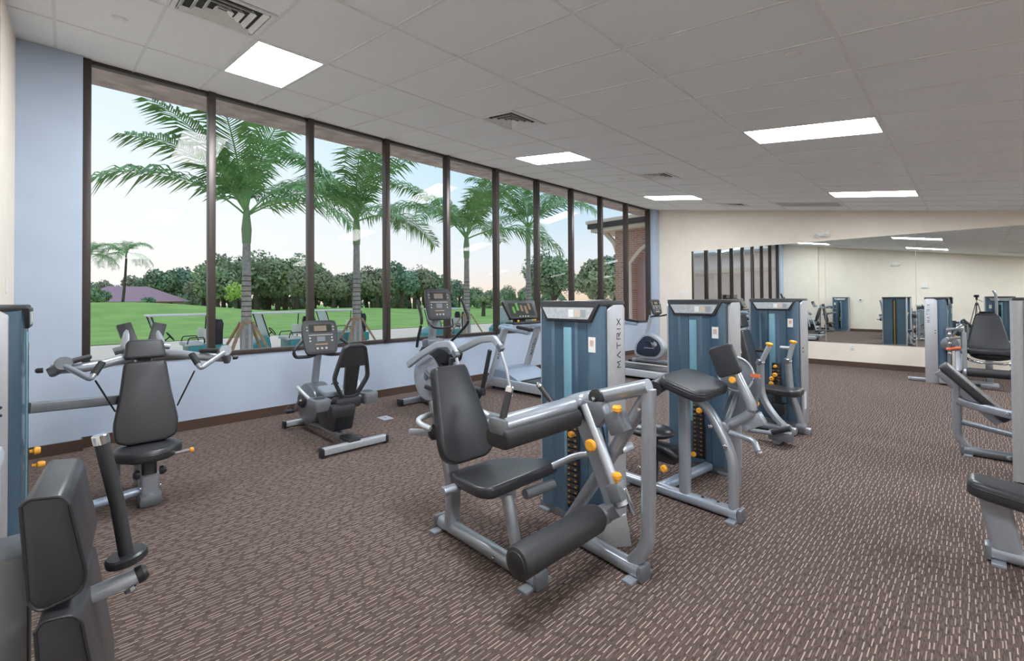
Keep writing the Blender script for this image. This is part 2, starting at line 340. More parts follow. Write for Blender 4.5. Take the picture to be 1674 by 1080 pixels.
def frame_rect(mb, c, w_, h_, t_, d_, z=0):
    for a, b, ww, hh in ((0, h_/2-t_/2, w_, t_), (0, -h_/2+t_/2, w_, t_), (w_/2-t_/2, 0, t_, h_-2*t_), (-w_/2+t_/2, 0, t_, h_-2*t_)):
        mb.box(c + AX[0]*a + AX[1]*b + AX[2]*z, (ww, hh, d_), AX)
    return mb
for (i, j), nm in LIGHTS.items():
    c = cellc(i, j); wx = (XG[i+1]-XG[i])/cs - .026; wy = YG[j+1]-YG[j]-.026
    r = thing('ceiling_light', 'flat rectangular ceiling light panel, '+nm, 'light', c, 'ceiling light panels')
    part(r, 'frame', frame_rect(MB(), c, wx, wy, .018, .02, .004), gridm)
    part(r, 'diffuser', MB().box(c + AX[2]*.006, (wx-.036, wy-.036, .008), AX), lampm)
for (i, j), nm in VENTS.items():
    c0 = cellc(i, j); wx = (XG[i+1]-XG[i])/cs/2 - .02; wy = YG[j+1]-YG[j]-.03; c = c0 - AX[0]*(wx/2+.01)
    r = thing('ceiling_vent', 'square louvred ceiling air diffuser, '+nm, 'vent', c, 'square ceiling diffusers')
    part(r, 'backing', MB().box(c + AX[2]*.03, (wx, wy, .006), AX), ventd)
    part(r, 'frame', frame_rect(MB(), c, wx, wy, .03, .012), ventm)
    for q, s_ in enumerate((.82, .58, .36, .16)):
        w2, h2 = wx*s_, wy*s_; mb = MB()
        for sgn, ax_, le in ((1, 0, h2), (-1, 0, h2), (1, 1, w2), (-1, 1, w2)):
            A0 = AX[ax_]*sgn; A1 = AX[1-ax_]; hw = (w2 if ax_ == 0 else h2)/2
            tdir = (A0*.75 + AX[2]*-.66).normalized(); nn = tdir.cross(A1)
            mb.box(c + A0*hw + AX[2]*.008, (.04, le, .003), (tdir, A1, nn))
        part(r, 'louver', mb, ventm)
for (i, j), nm in RET.items():
    c = cellc(i, j); wx = (XG[i+1]-XG[i])/cs - .03; wy = YG[j+1]-YG[j]-.03
    r = thing('return_grille', 'long slotted ceiling return grille '+nm, 'vent', c, 'ceiling return grilles')
    part(r, 'backing', MB().box(c + AX[2]*.03, (wx, wy, .006), AX), ventd)
    part(r, 'frame', frame_rect(MB(), c, wx, wy, .03, .012), ventm)
    for q in range(14):
        part(r, 'slat', MB().box(c + AX[1]*(wy*(q/13-.5)*.88), (wx-.06, .022, .004), (AX[0], (AX[1]*.8+AX[2]*.6).normalized(), (AX[2]*.8-AX[1]*.6).normalized())), ventm)
for (x, y, nm) in ((-.89, 3.73, 'over the aisle before the large light'), (-4.89, .32, 'by the first window bay'), (-4.8, 3.96, 'near the second air diffuser'), (-.87, 7.56, 'over the far aisle'), (-4.73, 7.64, 'near the third air diffuser')):
    c = V((x, y, CZ(x)))
    r = thing('sprinkler_cover', 'small round white sprinkler cover on the ceiling '+nm, 'sprinkler', c, 'ceiling sprinkler covers')
    part(r, 'cover_plate', MB().lathe(c - AX[2]*.012, AX[2], [(.03, 0), (.042, .004), (.042, .012)]), ventm)
    part(r, 'rim', MB().lathe(c - AX[2]*.004, AX[2], [(.05, 0), (.052, .006)]), gridm)
# ------------------------------------------------------------------ mirrors and wall fittings
XM = [-5.43, -3.89, -2.355, -.817, .72, 2.26]
for k in range(5):
    a, b = XM[k], XM[k+1]
    nm = ['leftmost tall frameless mirror panel, reflecting the windows', 'second frameless wall mirror panel from the left', 'third wall mirror panel, in the middle of the mirrored wall', 'fourth wall mirror panel, behind the right-hand machine', 'rightmost wall mirror panel, mostly out of sight'][k]
    r = thing('wall_mirror', nm, 'mirror', ((a+b)/2, YF-.01, .521), 'frameless wall mirrors')
    part(r, 'mirror_glass', MB().bb((a+.003, YF-.012, .521), (b-.003, YF-.006, 2.804)), mirrorm)
    part(r, 'backing', MB().bb((a+.001, YF-.006, .519), (b-.001, YF, 2.806)), white)
def plate(name, label, cat, p, w_, h_, t_, nrm, extra=None):
    p = V(p); nrm = V(nrm); U = nrm.cross(EZ) if abs(nrm.z) < .5 else EX
    r = thing(name, label, cat, p)
    b = part(r, 'cover', MB().box(p + nrm*t_/2, (w_, h_, t_), (U, EZ, nrm)), white, .002)
    if extra == 'outlet':
        for s_ in (-1, 1): part(r, 'socket', MB().box(p + nrm*(t_+.001) + EZ*(s_*h_*.2), (w_*.4, h_*.25, .003), (U, EZ, nrm)), cream)
    elif extra == 'switch': part(r, 'rocker', MB().box(p + nrm*(t_+.002), (w_*.4, h_*.55, .005), (U, EZ, nrm)), white)
    elif extra == 'screen': part(r, 'display', MB().box(p + nrm*(t_+.001), (w_*.45, h_*.35, .003), (U, EZ, nrm)), dark)
    elif extra == 'lamp':
        for s_ in (-1, 1): part(r, 'lamp_head', MB().lathe(p + nrm*t_ + U*(s_*w_*.33) - EZ*.01, nrm*.8-EZ*.6, [(.03, 0), (.045, .03), (.04, .05)]), white)
    return r
NB = V((0, -1, 0))
plate('wall_outlet', 'white outlet plate on the wall just below the mirror', 'outlet', (-1.88, YF, .42), .075, .12, .008, NB, 'outlet')
plate('wall_switch', 'white switch plate on the far wall, left one beside the mirror edge', 'switch', PY(1116, 477, YF), .075, .12, .008, NB, 'switch')
plate('wall_switch', 'white switch plate on the far wall, right one beside the mirror edge', 'switch', PY(1125, 477, YF), .075, .12, .008, NB, 'switch')
plate('emergency_light', 'white twin-head emergency light high on the far wall above the mirror', 'light', PY(1345, 383, YF), .26, .09, .06, NB, 'lamp')
plate('wall_switch', 'white switch plate on the front wall by the blue corner', 'switch', (-5.6, YJ, 1.66), .075, .12, .008, EY, 'switch')
def MBK(x, y): p = PY(x, y, 2*YF-YB); return V((p.x, YB, p.z))
plate('thermostat', 'small white thermostat on the front wall, seen in the mirror', 'thermostat', MBK(1407, 490), .16, .13, .03, EY, 'screen')
plate('emergency_light', 'white emergency light high on the front wall, seen in the mirror', 'light', MBK(1465, 432), .3, .1, .06, EY, 'lamp')
plate('alarm_box', 'white square alarm box on the front wall, seen in the mirror', 'alarm', MBK(1512, 467), .2, .16, .05, EY)
plate('wall_outlet', 'white outlet plate low on the front wall, seen in the mirror', 'outlet', MBK(1400, 527), .08, .12, .008, EY, 'outlet')
# ------------------------------------------------------------------ outside: ground, soffit, porch, wing
GZ = -0.7
def gh(x, y):
    h = GZ
    if x < -30:
        h += 2.25*math.exp(-((x+66)/13)**2 - ((y-4)/15)**2) + .9*math.exp(-((x+75)/16)**2 - ((y-34)/14)**2)
        h += .12*math.sin(x*.11)*math.sin(y*.09)*min(1, (-30-x)/20)
    return h
def ground(name, x0, x1, y0, y1, nx, ny, mt, dz=0):
    mb = MB(); vv = []; ff = []
    for i in range(nx+1):
        for j in range(ny+1):
            x = x0+(x1-x0)*i/nx; y = y0+(y1-y0)*j/ny; vv.append((x, y, gh(x, y)+dz))
    for i in range(nx):
        for j in range(ny): a = i*(ny+1)+j; ff.append((a, a+ny+1, a+ny+2, a+1))
    mb.add(vv, ff); return struct(name, mb, mt)
ground('lawn_ground', -260, -31.7, -90, 330, 90, 110, grassm)
ground('pavement', -33, -6.7, -60, 130, 4, 8, pavem, -.03)
struct('wall_footing', MB().bb((-6.95, -1, GZ-.05), (XW-.12, 13, -.02)), pinkw)
struct('soffit', MB().prism([(XW-.09, HEAD+.02), (-7.74, CZ(-7.74)-.01), (-7.74, CZ(-7.74)+.16), (XW-.09, HEAD+.2)], (0, -6, 0), EX, EZ, 20.2, EY), soffm)
# porch with brick pier and arch past the last bay
pr = thing('brick_porch', 'red brick porch with pale arched opening outside the last window bays', 'porch', (-7.9, 14.1, GZ))
yp = 14.0; xa0, xa1, zs = -8.36, -6.75, 2.75
arc = [(xa0 + (xa1-xa0)*(i/16), zs + .62*math.sin(math.pi*(i/16))) for i in range(17)]
part(pr, 'pier', MB().bb((-8.95, yp, GZ), (xa0, yp+.45, 4.3)), brickm)
part(pr, 'arch_wall', MB().prism(arc + [(xa1, 4.3), (xa0, 4.3)], (0, yp, 0), EX, EZ, .45, EY), brickm)
part(pr, 'pier', MB().bb((xa1, yp, GZ), (-6.5, yp+.45, 4.3)), brickm)
part(pr, 'arch_trim', MB().tube([(xa0+.03, yp-.02, GZ)] + [(a, yp-.02, b-.02) for a, b in arc] + [(xa1-.03, yp-.02, GZ)], prof=rrect(.11, .08, .02), up=EY), cream)
part(pr, 'side_wall', MB().bb((-8.36, yp+.45, GZ), (-8.1, yp+1.7, 4.2)), pinkw)
part(pr, 'side_wall', MB().bb((-8.0, yp+2.6, GZ), (-6.4, yp+2.8, 4.2)), pinkw)
part(pr, 'eave', MB().bb((-9.75, yp-.35, 3.92), (-6.5, yp+1.9, 4.05)), cream, .01)
part(pr, 'gutter', MB().bb((-9.85, yp-.42, 4.05), (-6.5, yp-.28, 4.22)), dark, .01)
part(pr, 'fascia', MB().bb((-9.9, yp-.46, 4.22), (-6.5, yp+2.0, 4.34)), cream, .01)
part(pr, 'bracket', MB().tube([(-8.98, yp+.2, 3.2), (-9.1, yp+.2, 3.55), (-9.45, yp+.2, 3.9)], prof=rrect(.12, .16, .02), fillet=.15), cream)
# wing of the same building, seen only in the mirror through the glass
wg = thing('building_wing', 'pink stucco wing outside the windows, seen only in the mirror', 'building', (-12, -3.2, GZ))
yw = -3.0
wst = mat('wing_stucco', (.92, .80, .81), .85, noise=(3, .04))
part(wg, 'wall', MB().bb((-20, yw-.3, 3.15), (-6.7, yw, 4.05)), wst)
part(wg, 'wall', MB().bb((-20, yw-1.6, GZ), (-6.7, yw-1.3, 3.2)), wst)
part(wg, 'trim_band', MB().bb((-20, yw-.3, 2.98), (-6.7, yw+.06, 3.18)), cream, .01)
part(wg, 'eave', MB().bb((-20.3, yw-1.6, 4.05), (-6.7, yw+.35, 4.22)), silverl, .01)
for q in range(8): part(wg, 'column', MB().bb((-19.6+q*1.75, yw-.3, GZ), (-19.2+q*1.75, yw, 3.0)), cream if q % 2 else wst, .02)
for q in range(3): 
    o = part(wg, 'door', MB().bb((-18.2+q*3.5, yw-1.3, GZ), (-17.0+q*3.5, yw-1.26, 1.7)), dark)
    part(wg, 'door_pane', MB().bb((-18.05+q*3.5, yw-1.26, GZ+.3), (-17.15+q*3.5, yw-1.25, 1.5)), mat('dark_glass', (.06, .09, .10), .1), sub=o)
# house with pink roof behind the mound
hc = PD(222, 494, 96); hx, hy = hc.x, hc.y; hz = -.3
ho = thing('house', 'low house with a broad pink hipped roof behind the grass mound', 'house', (hx, hy, hz))
part(ho, 'wall', MB().bb((hx-4.5, hy-9, hz-.5), (hx+4.5, hy+7.5, hz+1.9)), pinkw)
rv = [(-5.5, -10.5, 1.8), (5.5, -10.5, 1.8), (5.5, 8.8, 1.8), (-5.5, 8.8, 1.8), (0, -4.5, 5.0), (0, 2.0, 5.0)]
part(ho, 'roof', MB().add([(hx+a, hy+b, hz+c) for a, b, c in rv], [(0, 1, 4), (1, 2, 5, 4), (2, 3, 5), (3, 0, 4, 5), (0, 3, 2, 1)]), roofm)
for q in (-8, -7, 5): part(ho, 'window', MB().bb((hx+4.5, hy+q, hz+.4), (hx+4.56, hy+q+.7, hz+1.5)), dark)
# ------------------------------------------------------------------ palms
def frond_mesh(name, L, e0, droop, nl=34, ll=.62, seed=0, mt=None):
    rr = random.Random(seed); mb = MB(); pts = [V((0, 0, 0))]; K = 14; a = e0
    for i in range(K):
        t = (i+.5)/K; a = e0 - droop*t**1.25; pts.append(pts[-1] + V((math.cos(a), 0, math.sin(a)))*(L/K))
    mb.tube(pts, 1, n=5, prof=None, taper=[.035*(1-.85*i/K) for i in range(K+1)])
    for i in range(nl):
        t = .14 + .86*i/(nl-1); x = t*K; k = min(int(x), K-1); p = pts[k].lerp(pts[k+1], x-k); T = (pts[k+1]-pts[k]).normalized()
        for s_ in (-1, 1):
            l = ll*(.45+.75*math.sin(math.pi*min(1, t*.92+.06)))*rr.uniform(.85, 1.1)
            nrm = V((-T.z, 0, T.x)); d = (V((0, s_, 0))*1.0 + T*.75 + nrm*rr.uniform(-.15, .35)).normalized()
            w_ = .036*rr.uniform(.8, 1.3)
            q1 = p + d*l*.5; q2 = p + d*l - V((0, 0, l*.38*rr.uniform(.7, 1.3)))
            mb.add([p - T*w_*.4, p + T*w_*.4, q1 + T*w_, q1 - T*w_, q2], [(0, 1, 2, 3), (3, 2, 4)])
    return mesh(name, mb, mt or leafm, ang=80)
FR = [frond_mesh('frond', 4.5, math.radians(e), math.radians(dr), 58, .95, k) for k, (e, dr) in enumerate(((84, 45), (68, 70), (54, 75), (42, 85), (26, 75), (60, 55)))]
def palm(px, Y_hint, X, zc, label, lean=0, az0=0, hi=1.0, seed=0):
    # trunk at X row; Y from pixel column
    P = PX(px, 480, X); y = P.y; r = thing('royal_palm', label, 'palm tree', (X, y, GZ), 'staked palms in a row')
    tr = part(r, 'trunk', MB().tube([(X, y, GZ), (X, y, GZ+1.0), (X, y, 1.6), (X, y, zc-.9)], 1, n=14, taper=[.18, .16, .14, .11]), barkm)
    for k in range(9): part(r, 'trunk_ring', MB().lathe((X, y, 1.02+k*.16), EZ, [(.148-.002*k, 0), (.155-.002*k, .015), (.148-.002*k, .03)], 14), bark2, sub=tr)
    part(r, 'crown_shaft', MB().tube([(X, y, zc-.95), (X, y, zc-.5), (X, y, zc+.25)], 1, n=12, taper=[.125, .15, .07]), greenb)
    rr = random.Random(seed); n = 11
    for k in range(n):
        f = FR[(0, 1, 2, 3, 5, 1, 2, 3, 4, 2, 5, 3, 1)[k]]; o = bpy.data.objects.new('frond', f); COL.objects.link(o); o.parent = r
        o.location = (0, 0, zc-GZ-.02*k*.5); o.rotation_euler = (rr.uniform(-.15, .15), 0, az0 + k*2.399 + rr.uniform(-.25, .25)); s_ = rr.uniform(.88, 1.08)*hi; o.scale = (s_, s_, s_)
    for k in range(6):
        a = k*math.pi/3+.3; part(r, 'batten', MB().box((X+.165*math.cos(a), y+.165*math.sin(a), .1), (.03, .09, 1.5), (V((math.cos(a), math.sin(a), 0)), V((-math.sin(a), math.cos(a), 0)), EZ)), burlap)
    part(r, 'strap', MB().lathe((X, y, .8), EZ, [(.185, 0), (.192, .01), (.192, .06), (.185, .07)], 16), woodm)
    for k in range(4):
        a = k*math.pi/2+.75; part(r, 'strut', MB().tube([(X+.2*math.cos(a), y+.2*math.sin(a), .85), (X+1.15*math.cos(a), y+1.15*math.sin(a), GZ)], prof=rrect(.09, .05, .005)), woodm)
    return r
palm(403, 0, -16.2, 4.3, 'staked palm with spreading crown seen through the first two window bays', az0=.3, seed=1)
palm(583, 0, -16.2, 4.55, 'staked palm with slim trunk centred in the third window bay', az0=1.2, seed=2)
palm(763, 0, -16.2, 4.35, 'staked palm in the fifth window bay, behind the elliptical trainer', az0=.8, seed=3)
palm(864, 0, -16.2, 5.25, 'staked palm in the sixth window bay, rightmost of the palm row', az0=2.0, seed=4, hi=.95)
FC = [frond_mesh('frond', 3.4, math.radians(e), math.radians(dr), 26, .85, 30+k) for k, (e, dr) in enumerate(((65, 110), (35, 100), (5, 80)))]
def coco(px, py, L, label):
    c = PD(px, py, L); zg = gh(c.x, c.y); r = thing('coconut_palm', label, 'palm tree', (c.x, c.y, zg), 'distant coconut palms')
    part(r, 'trunk', MB().tube([(c.x+.6, c.y-.6, zg), (c.x+.2, c.y-.2, zg+(c.z-zg)*.5), (c.x, c.y, c.z)], 1, n=8, taper=[.2, .16, .12]), bark2)
    for k in range(15):
        o = bpy.data.objects.new('frond', FC[(0, 1, 2)[k % 3]]); COL.objects.link(o); o.parent = r; o.location = (0, 0, c.z-zg); o.rotation_euler = (0, 0, k*2.399); o.scale = (1.15, 1.15, 1.15)
coco(147, 415, 62, 'tall coconut palm at the far left edge of the first window bay')
coco(207, 413, 66, 'coconut palm rising beside the pink roof in the first window bay')
# ------------------------------------------------------------------ trees
def foliage(name, n, rad, seed, mt, leaf=.42, clumps=15):
    g = np.random.default_rng(seed); mb = MB(); cc = []
    for k in range(clumps):
        d = g.normal(size=3); d /= np.linalg.norm(d); d[2] = d[2]*.8
        cc.append((d*np.array(rad)*g.uniform(.35, .72), g.uniform(.30, .46)*min(rad)))
    vv = []; ff = []
    for i in range(n):
        c, r = cc[g.integers(clumps)]; d = g.normal(size=3); d /= np.linalg.norm(d); p = c + d*r*g.uniform(.75, 1.05)
        a = g.normal(size=3); a /= np.linalg.norm(a); b = np.cross(a, d); b /= (np.linalg.norm(b)+1e-6); s_ = leaf*g.uniform(.6, 1.3)
        k = len(vv); vv += [p-a*s_*.5, p+b*s_*.35, p+a*s_*.5, p-b*s_*.35]; ff.append((k, k+1, k+2, k+3))
    mb.add([tuple(float(t) for t in q) for q in vv], ff); return mesh(name, mb, mt, smooth=False)
FOL = [foliage('foliage', 3400, (3.5, 3.5, 3.0), k, leaf2[k % 4], .40, 22) for k in range(5)]
TRK = mesh('trunk', MB().tube([(0, 0, 0), (.1, .1, 1.6), (0, 0, 3.6)], 1, n=7, taper=[.32, .24, .2]).tube([(0, 0, 1.8), (1.1, .4, 3.6)], 1, n=6, taper=[.15, .1]).tube([(0, 0, 2.1), (-1.0, -.6, 3.8)], 1, n=6, taper=[.15, .1]), bark2)
def pane_of(px):
    ks = [150, 345, 505, 629, 729, 810, 878, 935, 984, 1025, 1060]
    for k in range(10):
        if px < ks[k+1]: return ORD[k]
    return 'last'
tops = [(143, 452), (180, 450), (230, 440), (262, 430), (300, 428), (330, 436), (352, 415), (385, 405), (420, 402), (450, 420), (480, 408), (505, 426), (540, 436), (570, 434), (600, 436), (622, 424), (650, 420), (680, 428), (710, 440), (745, 452), (775, 466), (800, 470), (835, 466), (870, 462), (905, 462)]
kinds = ['dark green', 'olive green', 'blue-green', 'brownish green', 'bushy dark green']
rt_ = random.Random(3)
tn = {}
TL = []
for k, (px, ty) in enumerate(tops):
    for rep in range(2 if px < 730 else 1):
        x = px + rt_.uniform(-6, 6) + rep*14; L = rt_.uniform(84, 104) if 320 < px < 730 else rt_.uniform(118, 134)
        TL.append((x, ty + rep*6, L + 16*rep, rt_.randrange(5)))
TL.sort()
for x, ty, L, v_ in TL:
    c = PD(x, 489, L); zg = gh(c.x, c.y); H = CAMH + (490-ty)*L/FPX - zg; sc = max(.75, H/6.9)
    key = (pane_of(x), kinds[v_]); i = tn.get(key, 0); tn[key] = i+1
    r = thing('background_tree', '%s tree in the tree line, %s such in the %s window bay' % (kinds[v_], ORD[i], pane_of(x)), 'tree', (c.x, c.y, zg), 'trees of the distant tree line')
    for nm, me, z in (('trunk', TRK, 0), ('foliage', FOL[v_], 3.75)):
        o = bpy.data.objects.new(nm, me); COL.objects.link(o); o.parent = r; o.location = (0, 0, z*sc); o.scale = (sc*rt_.uniform(.85, 1.15), sc*rt_.uniform(.85, 1.15), sc*rt_.uniform(.9, 1.1)); o.rotation_euler = (0, 0, rt_.uniform(0, 6))
def bigtree(px, ty, L, rad, label, seed, mt, n=4500, low=0):
    c = PD(px, 489, L); zg = GZ; H = CAMH + (490-ty)*L/FPX - zg; r = thing('shade_tree', label, 'tree', (c.x, c.y, zg))
    f = foliage('foliage', n, (rad, rad, (H-1.6)*.5), seed, mt, .3, 26); o = bpy.data.objects.new('foliage', f); COL.objects.link(o); o.parent = r; o.location = (0, 0, 1.5+(H-1.5)*.5)
    part(r, 'trunk', MB().tube([(c.x, c.y, zg), (c.x+.1, c.y, zg+2), (c.x-.1, c.y, zg+H*.6)], 1, n=8, taper=[.28, .2, .1]), bark2)
    for q in range(5):
        a = q*1.3; part(r, 'branch', MB().tube([(c.x, c.y, zg+1.7+.25*q), (c.x+rad*.55*math.cos(a), c.y+rad*.55*math.sin(a), zg+H*.5+.3*q)], 1, n=6, taper=[.11, .05]), bark2)
bigtree(903, 398, 40, 2.8, 'large rounded shade tree in the seventh window bay', 51, leaf2[0])
bigtree(975, 415, 34, 1.9, 'loose-crowned shade tree in the eighth window bay', 52, leaf2[1])
bigtree(1003, 405, 36, 1.9, 'tall shade tree right beside the brick pier of the porch', 53, leaf2[2])
bigtree(385, 452, 70, 1.7, 'small yellow-green drooping tree beside the first palm trunk', 54, leaf2[4], 1500)
bigtree(160, 462, 60, 2.2, 'broad low tree standing in front of the pink roof', 55, leaf2[0], 2500)
bigtree(790, 480, 60, 2.4, 'round green bush beyond the lawn in the fifth window bay', 56, leaf2[1], 2500)
bigtree(243, 480, 62, .9, 'small round bush on the mound before the pink roof', 57, leaf2[2], 900)
FH = [foliage('foliage', 1500, (4.5, 2.4, 1.5), 70+k, leaf2[k], .4, 12) for k in range(3)]
sn = {}
for k in range(30):
    px = 150+k*26; L = rt_.uniform(112, 124); c = PD(px, 489, L); zg = gh(c.x, c.y)
    i = sn.get(pane_of(px), 0); sn[pane_of(px)] = i+1
    r = thing('hedge_shrub', 'low dark shrub under the tree line, %s from the left in the %s window bay' % (ORD[i], pane_of(px)), 'shrub', (c.x, c.y, zg), 'understory shrubs')
    o = bpy.data.objects.new('foliage', FH[k % 3]); COL.objects.link(o); o.parent = r; o.location = (0, 0, 1.9); o.rotation_euler = (0, 0, .78+rt_.uniform(-.2, .2)); s_ = rt_.uniform(.9, 1.3); o.scale = (s_, s_, s_*1.7)
# ------------------------------------------------------------------ golf carts
def cart(px, py, X, face, label, bag=True):
    c = PX(px, py, X); x, y = X, c.y; z = GZ; r = thing('golf_cart', label, 'golf cart', (x, y, z), 'parked golf carts'); f = face
    def q(a, b, h): return V((x+b, y+a*f, z+h))
    def B(mb, a0, a1, b0, b1, h0, h1): return mb.bb(q(a0, b0, h0), q(a1, b1, h1))
    part(r, 'roof', B(MB(), -.85, .95, -.58, .58, 1.74, 1.80), cartw, .025)
    part(r, 'body', B(B(MB(), -1.15, -.1, -.58, .58, .35, .74), -.1, .6, -.55, .55, .3, .38), teal, .04)
    part(r, 'front_cowl', MB().prism([(.55, .3), (1.2, .32), (1.22, .62), (.95, .82), (.62, .92), (.55, .6)], q(0, -.55, 0), V((0, f, 0)), EZ, 1.1, EX), teal, .05)
    part(r, 'seat', B(MB(), -.5, .02, -.5, .5, .74, .86), cartw, .04)
    part(r, 'seat_back', B(MB(), -.62, -.5, -.5, .5, .92, 1.3), cartw, .04)
    part(r, 'windshield', MB().prism([(.60, .92), (.64, .92), (.86, 1.72), (.82, 1.72)], q(0, -.5, 0), V((0, f, 0)), EZ, 1.0, EX), mat('tinted_shield', (.5, .6, .6), .1))
    for b in (-.55, .55):
        part(r, 'roof_post', MB().tube([q(.62, b, .9), q(.88, b, 1.74)], .02), black); part(r, 'roof_post', MB().tube([q(-.72, b, .7), q(-.78, b, 1.74)], .02), black)
        part(r, 'arm_rail', MB().tube([q(-.55, b, .85), q(-.5, b, 1.02), q(-.1, b, 1.02), q(-.05, b, .82)], .018, fillet=.06), black)
        for a in (-.8, .85): part(r, 'wheel', MB().lathe(q(a, b-.09, .23), EX, [(.12, 0), (.23, .02), (.23, .16), (.12, .18)], 18), black)
    part(r, 'steering_column', MB().tube([q(.62, -.25, .75), q(.3, -.25, 1.05)], .022), black)
    part(r, 'steering_wheel', MB().tube([q(.29, -.25, 1.06) + (V((1, 0, 0))*math.cos(t*math.pi/8) + V((0, .6*f, .8))*math.sin(t*math.pi/8))*.17 for t in range(17)], .018), black)
    if bag:
        for b in (-.28, .28): part(r, 'golf_bag', MB().lathe(q(-.98, b, .6), EZ, [(.13, 0), (.14, .6), (.16, .85), (.11, 1.0)], 12), black)
cart(298, 512, -18.6, -1, 'green and white golf cart parked outside the first window bay')
cart(462, 511, -18.6, -1, 'teal golf cart parked behind the first palm in the second bay')
cart(556, 512, -20.6, -1, 'golf cart partly hidden by the mullion right of the second bay')
cart(728, 508, -18.6, -1, 'golf cart parked outside the fourth window bay, behind the elliptical')
cart(835, 512, -18.6, -1, 'golf cart parked outside the sixth bay, behind the treadmill console')
# ------------------------------------------------------------------ gym machine kit
def knob(root, p, d, r=.028, l=.03, name='knob', mt=None, sub=None):
    d = V(d).normalized(); p = V(p); r *= .88
    return part(root, name, MB().lathe(p, d, [(r*.45, 0), (r*.5, l*.3), (r, l*.45), (r*1.02, l*.8), (r*.75, l)], 14), mt or orange, sub=sub)
def bolt(root, p, d, r=.012, mt=None, sub=None): return part(root, 'bolt', MB().lathe(p, d, [(r, 0), (r, r*.7), (r*.6, r)], 8), mt or chrome, sub=sub)
def pad(root, name, out, o, U, W, Nn, t, mt=None, bev=.018, piping=False):
    U = V(U).normalized(); W = V(W).normalized(); Nn = V(Nn).normalized()
    b = part(root, name, MB().prism(out, o, U, W, t, Nn), mt or vinyl, bev, seg=3, ang=50)
    if piping:
        k = len(out); cx = sum(a for a, _ in out)/k; cy = sum(a for _, a in out)/k
        P = [V(o) + U*(cx+(a-cx)*1.0) + W*(cy+(c-cy)*1.0) + Nn*(t*.62) for a, c in out]; P.append(P[0])
        part(root, 'piping', MB().tube(P, .0035, n=6, caps=False), black, sub=b)
    return b
def outline(pts, r=.03, n=4):
    P = [V((a, b, 0)) for a, b in pts]; o = []
    k = len(P)
    for i in range(k):
        a, p, b = P[i-1], P[i], P[(i+1) % k]; d1 = (a-p); d2 = (b-p); q = min(r, d1.length*.45, d2.length*.45); s_ = p+d1.normalized()*q; e = p+d2.normalized()*q
        for j in range(n+1): t = j/n; c = s_*(1-t)**2 + p*2*t*(1-t) + e*t*t; o.append((c.x, c.y))
    return o
LET = {'M': [((0, 0), (.08, 1)), ((.08, 1), (.5, .25)), ((.5, .25), (.92, 1)), ((.92, 1), (1, 0))], 'A': [((0, 0), (.5, 1)), ((.5, 1), (1, 0))],
       'T': [((0, 1), (1, 1)), ((.5, 1), (.5, 0))], 'R': [((0, 0), (0, 1)), ((0, 1), (.9, 1)), ((.9, 1), (.95, .55)), ((.95, .55), (.3, .5)), ((.45, .5), (1, 0))],
       'I': [((.5, 0), (.5, 1))], 'X': [((0, 0), (1, 1)), ((0, 1), (1, 0))]}
def lettering(root, o, D, h, adv, nrm, sub=None, mt=None, word='MATRIX', st=.13):
    o = V(o); D = V(D).normalized(); nrm = V(nrm).normalized(); Uv = nrm.cross(D); x = 0
    for ch in word:
        mb = MB(); wd = adv*.66 if ch != 'I' else adv*.12
        for a, b in LET[ch]:
            p = o + D*(x+a[0]*wd) + Uv*(a[1]*h); q = o + D*(x+b[0]*wd) + Uv*(b[1]*h); d = (q-p); l = d.length; d.normalize(); s_ = nrm.cross(d)
            mb.box((p+q)/2 + nrm*.0006, (l+h*st*.5, h*st, .0016), (d, s_, nrm))
        part(root, 'letter', mb, mt or ink, sub=sub); x += wd + adv*.36
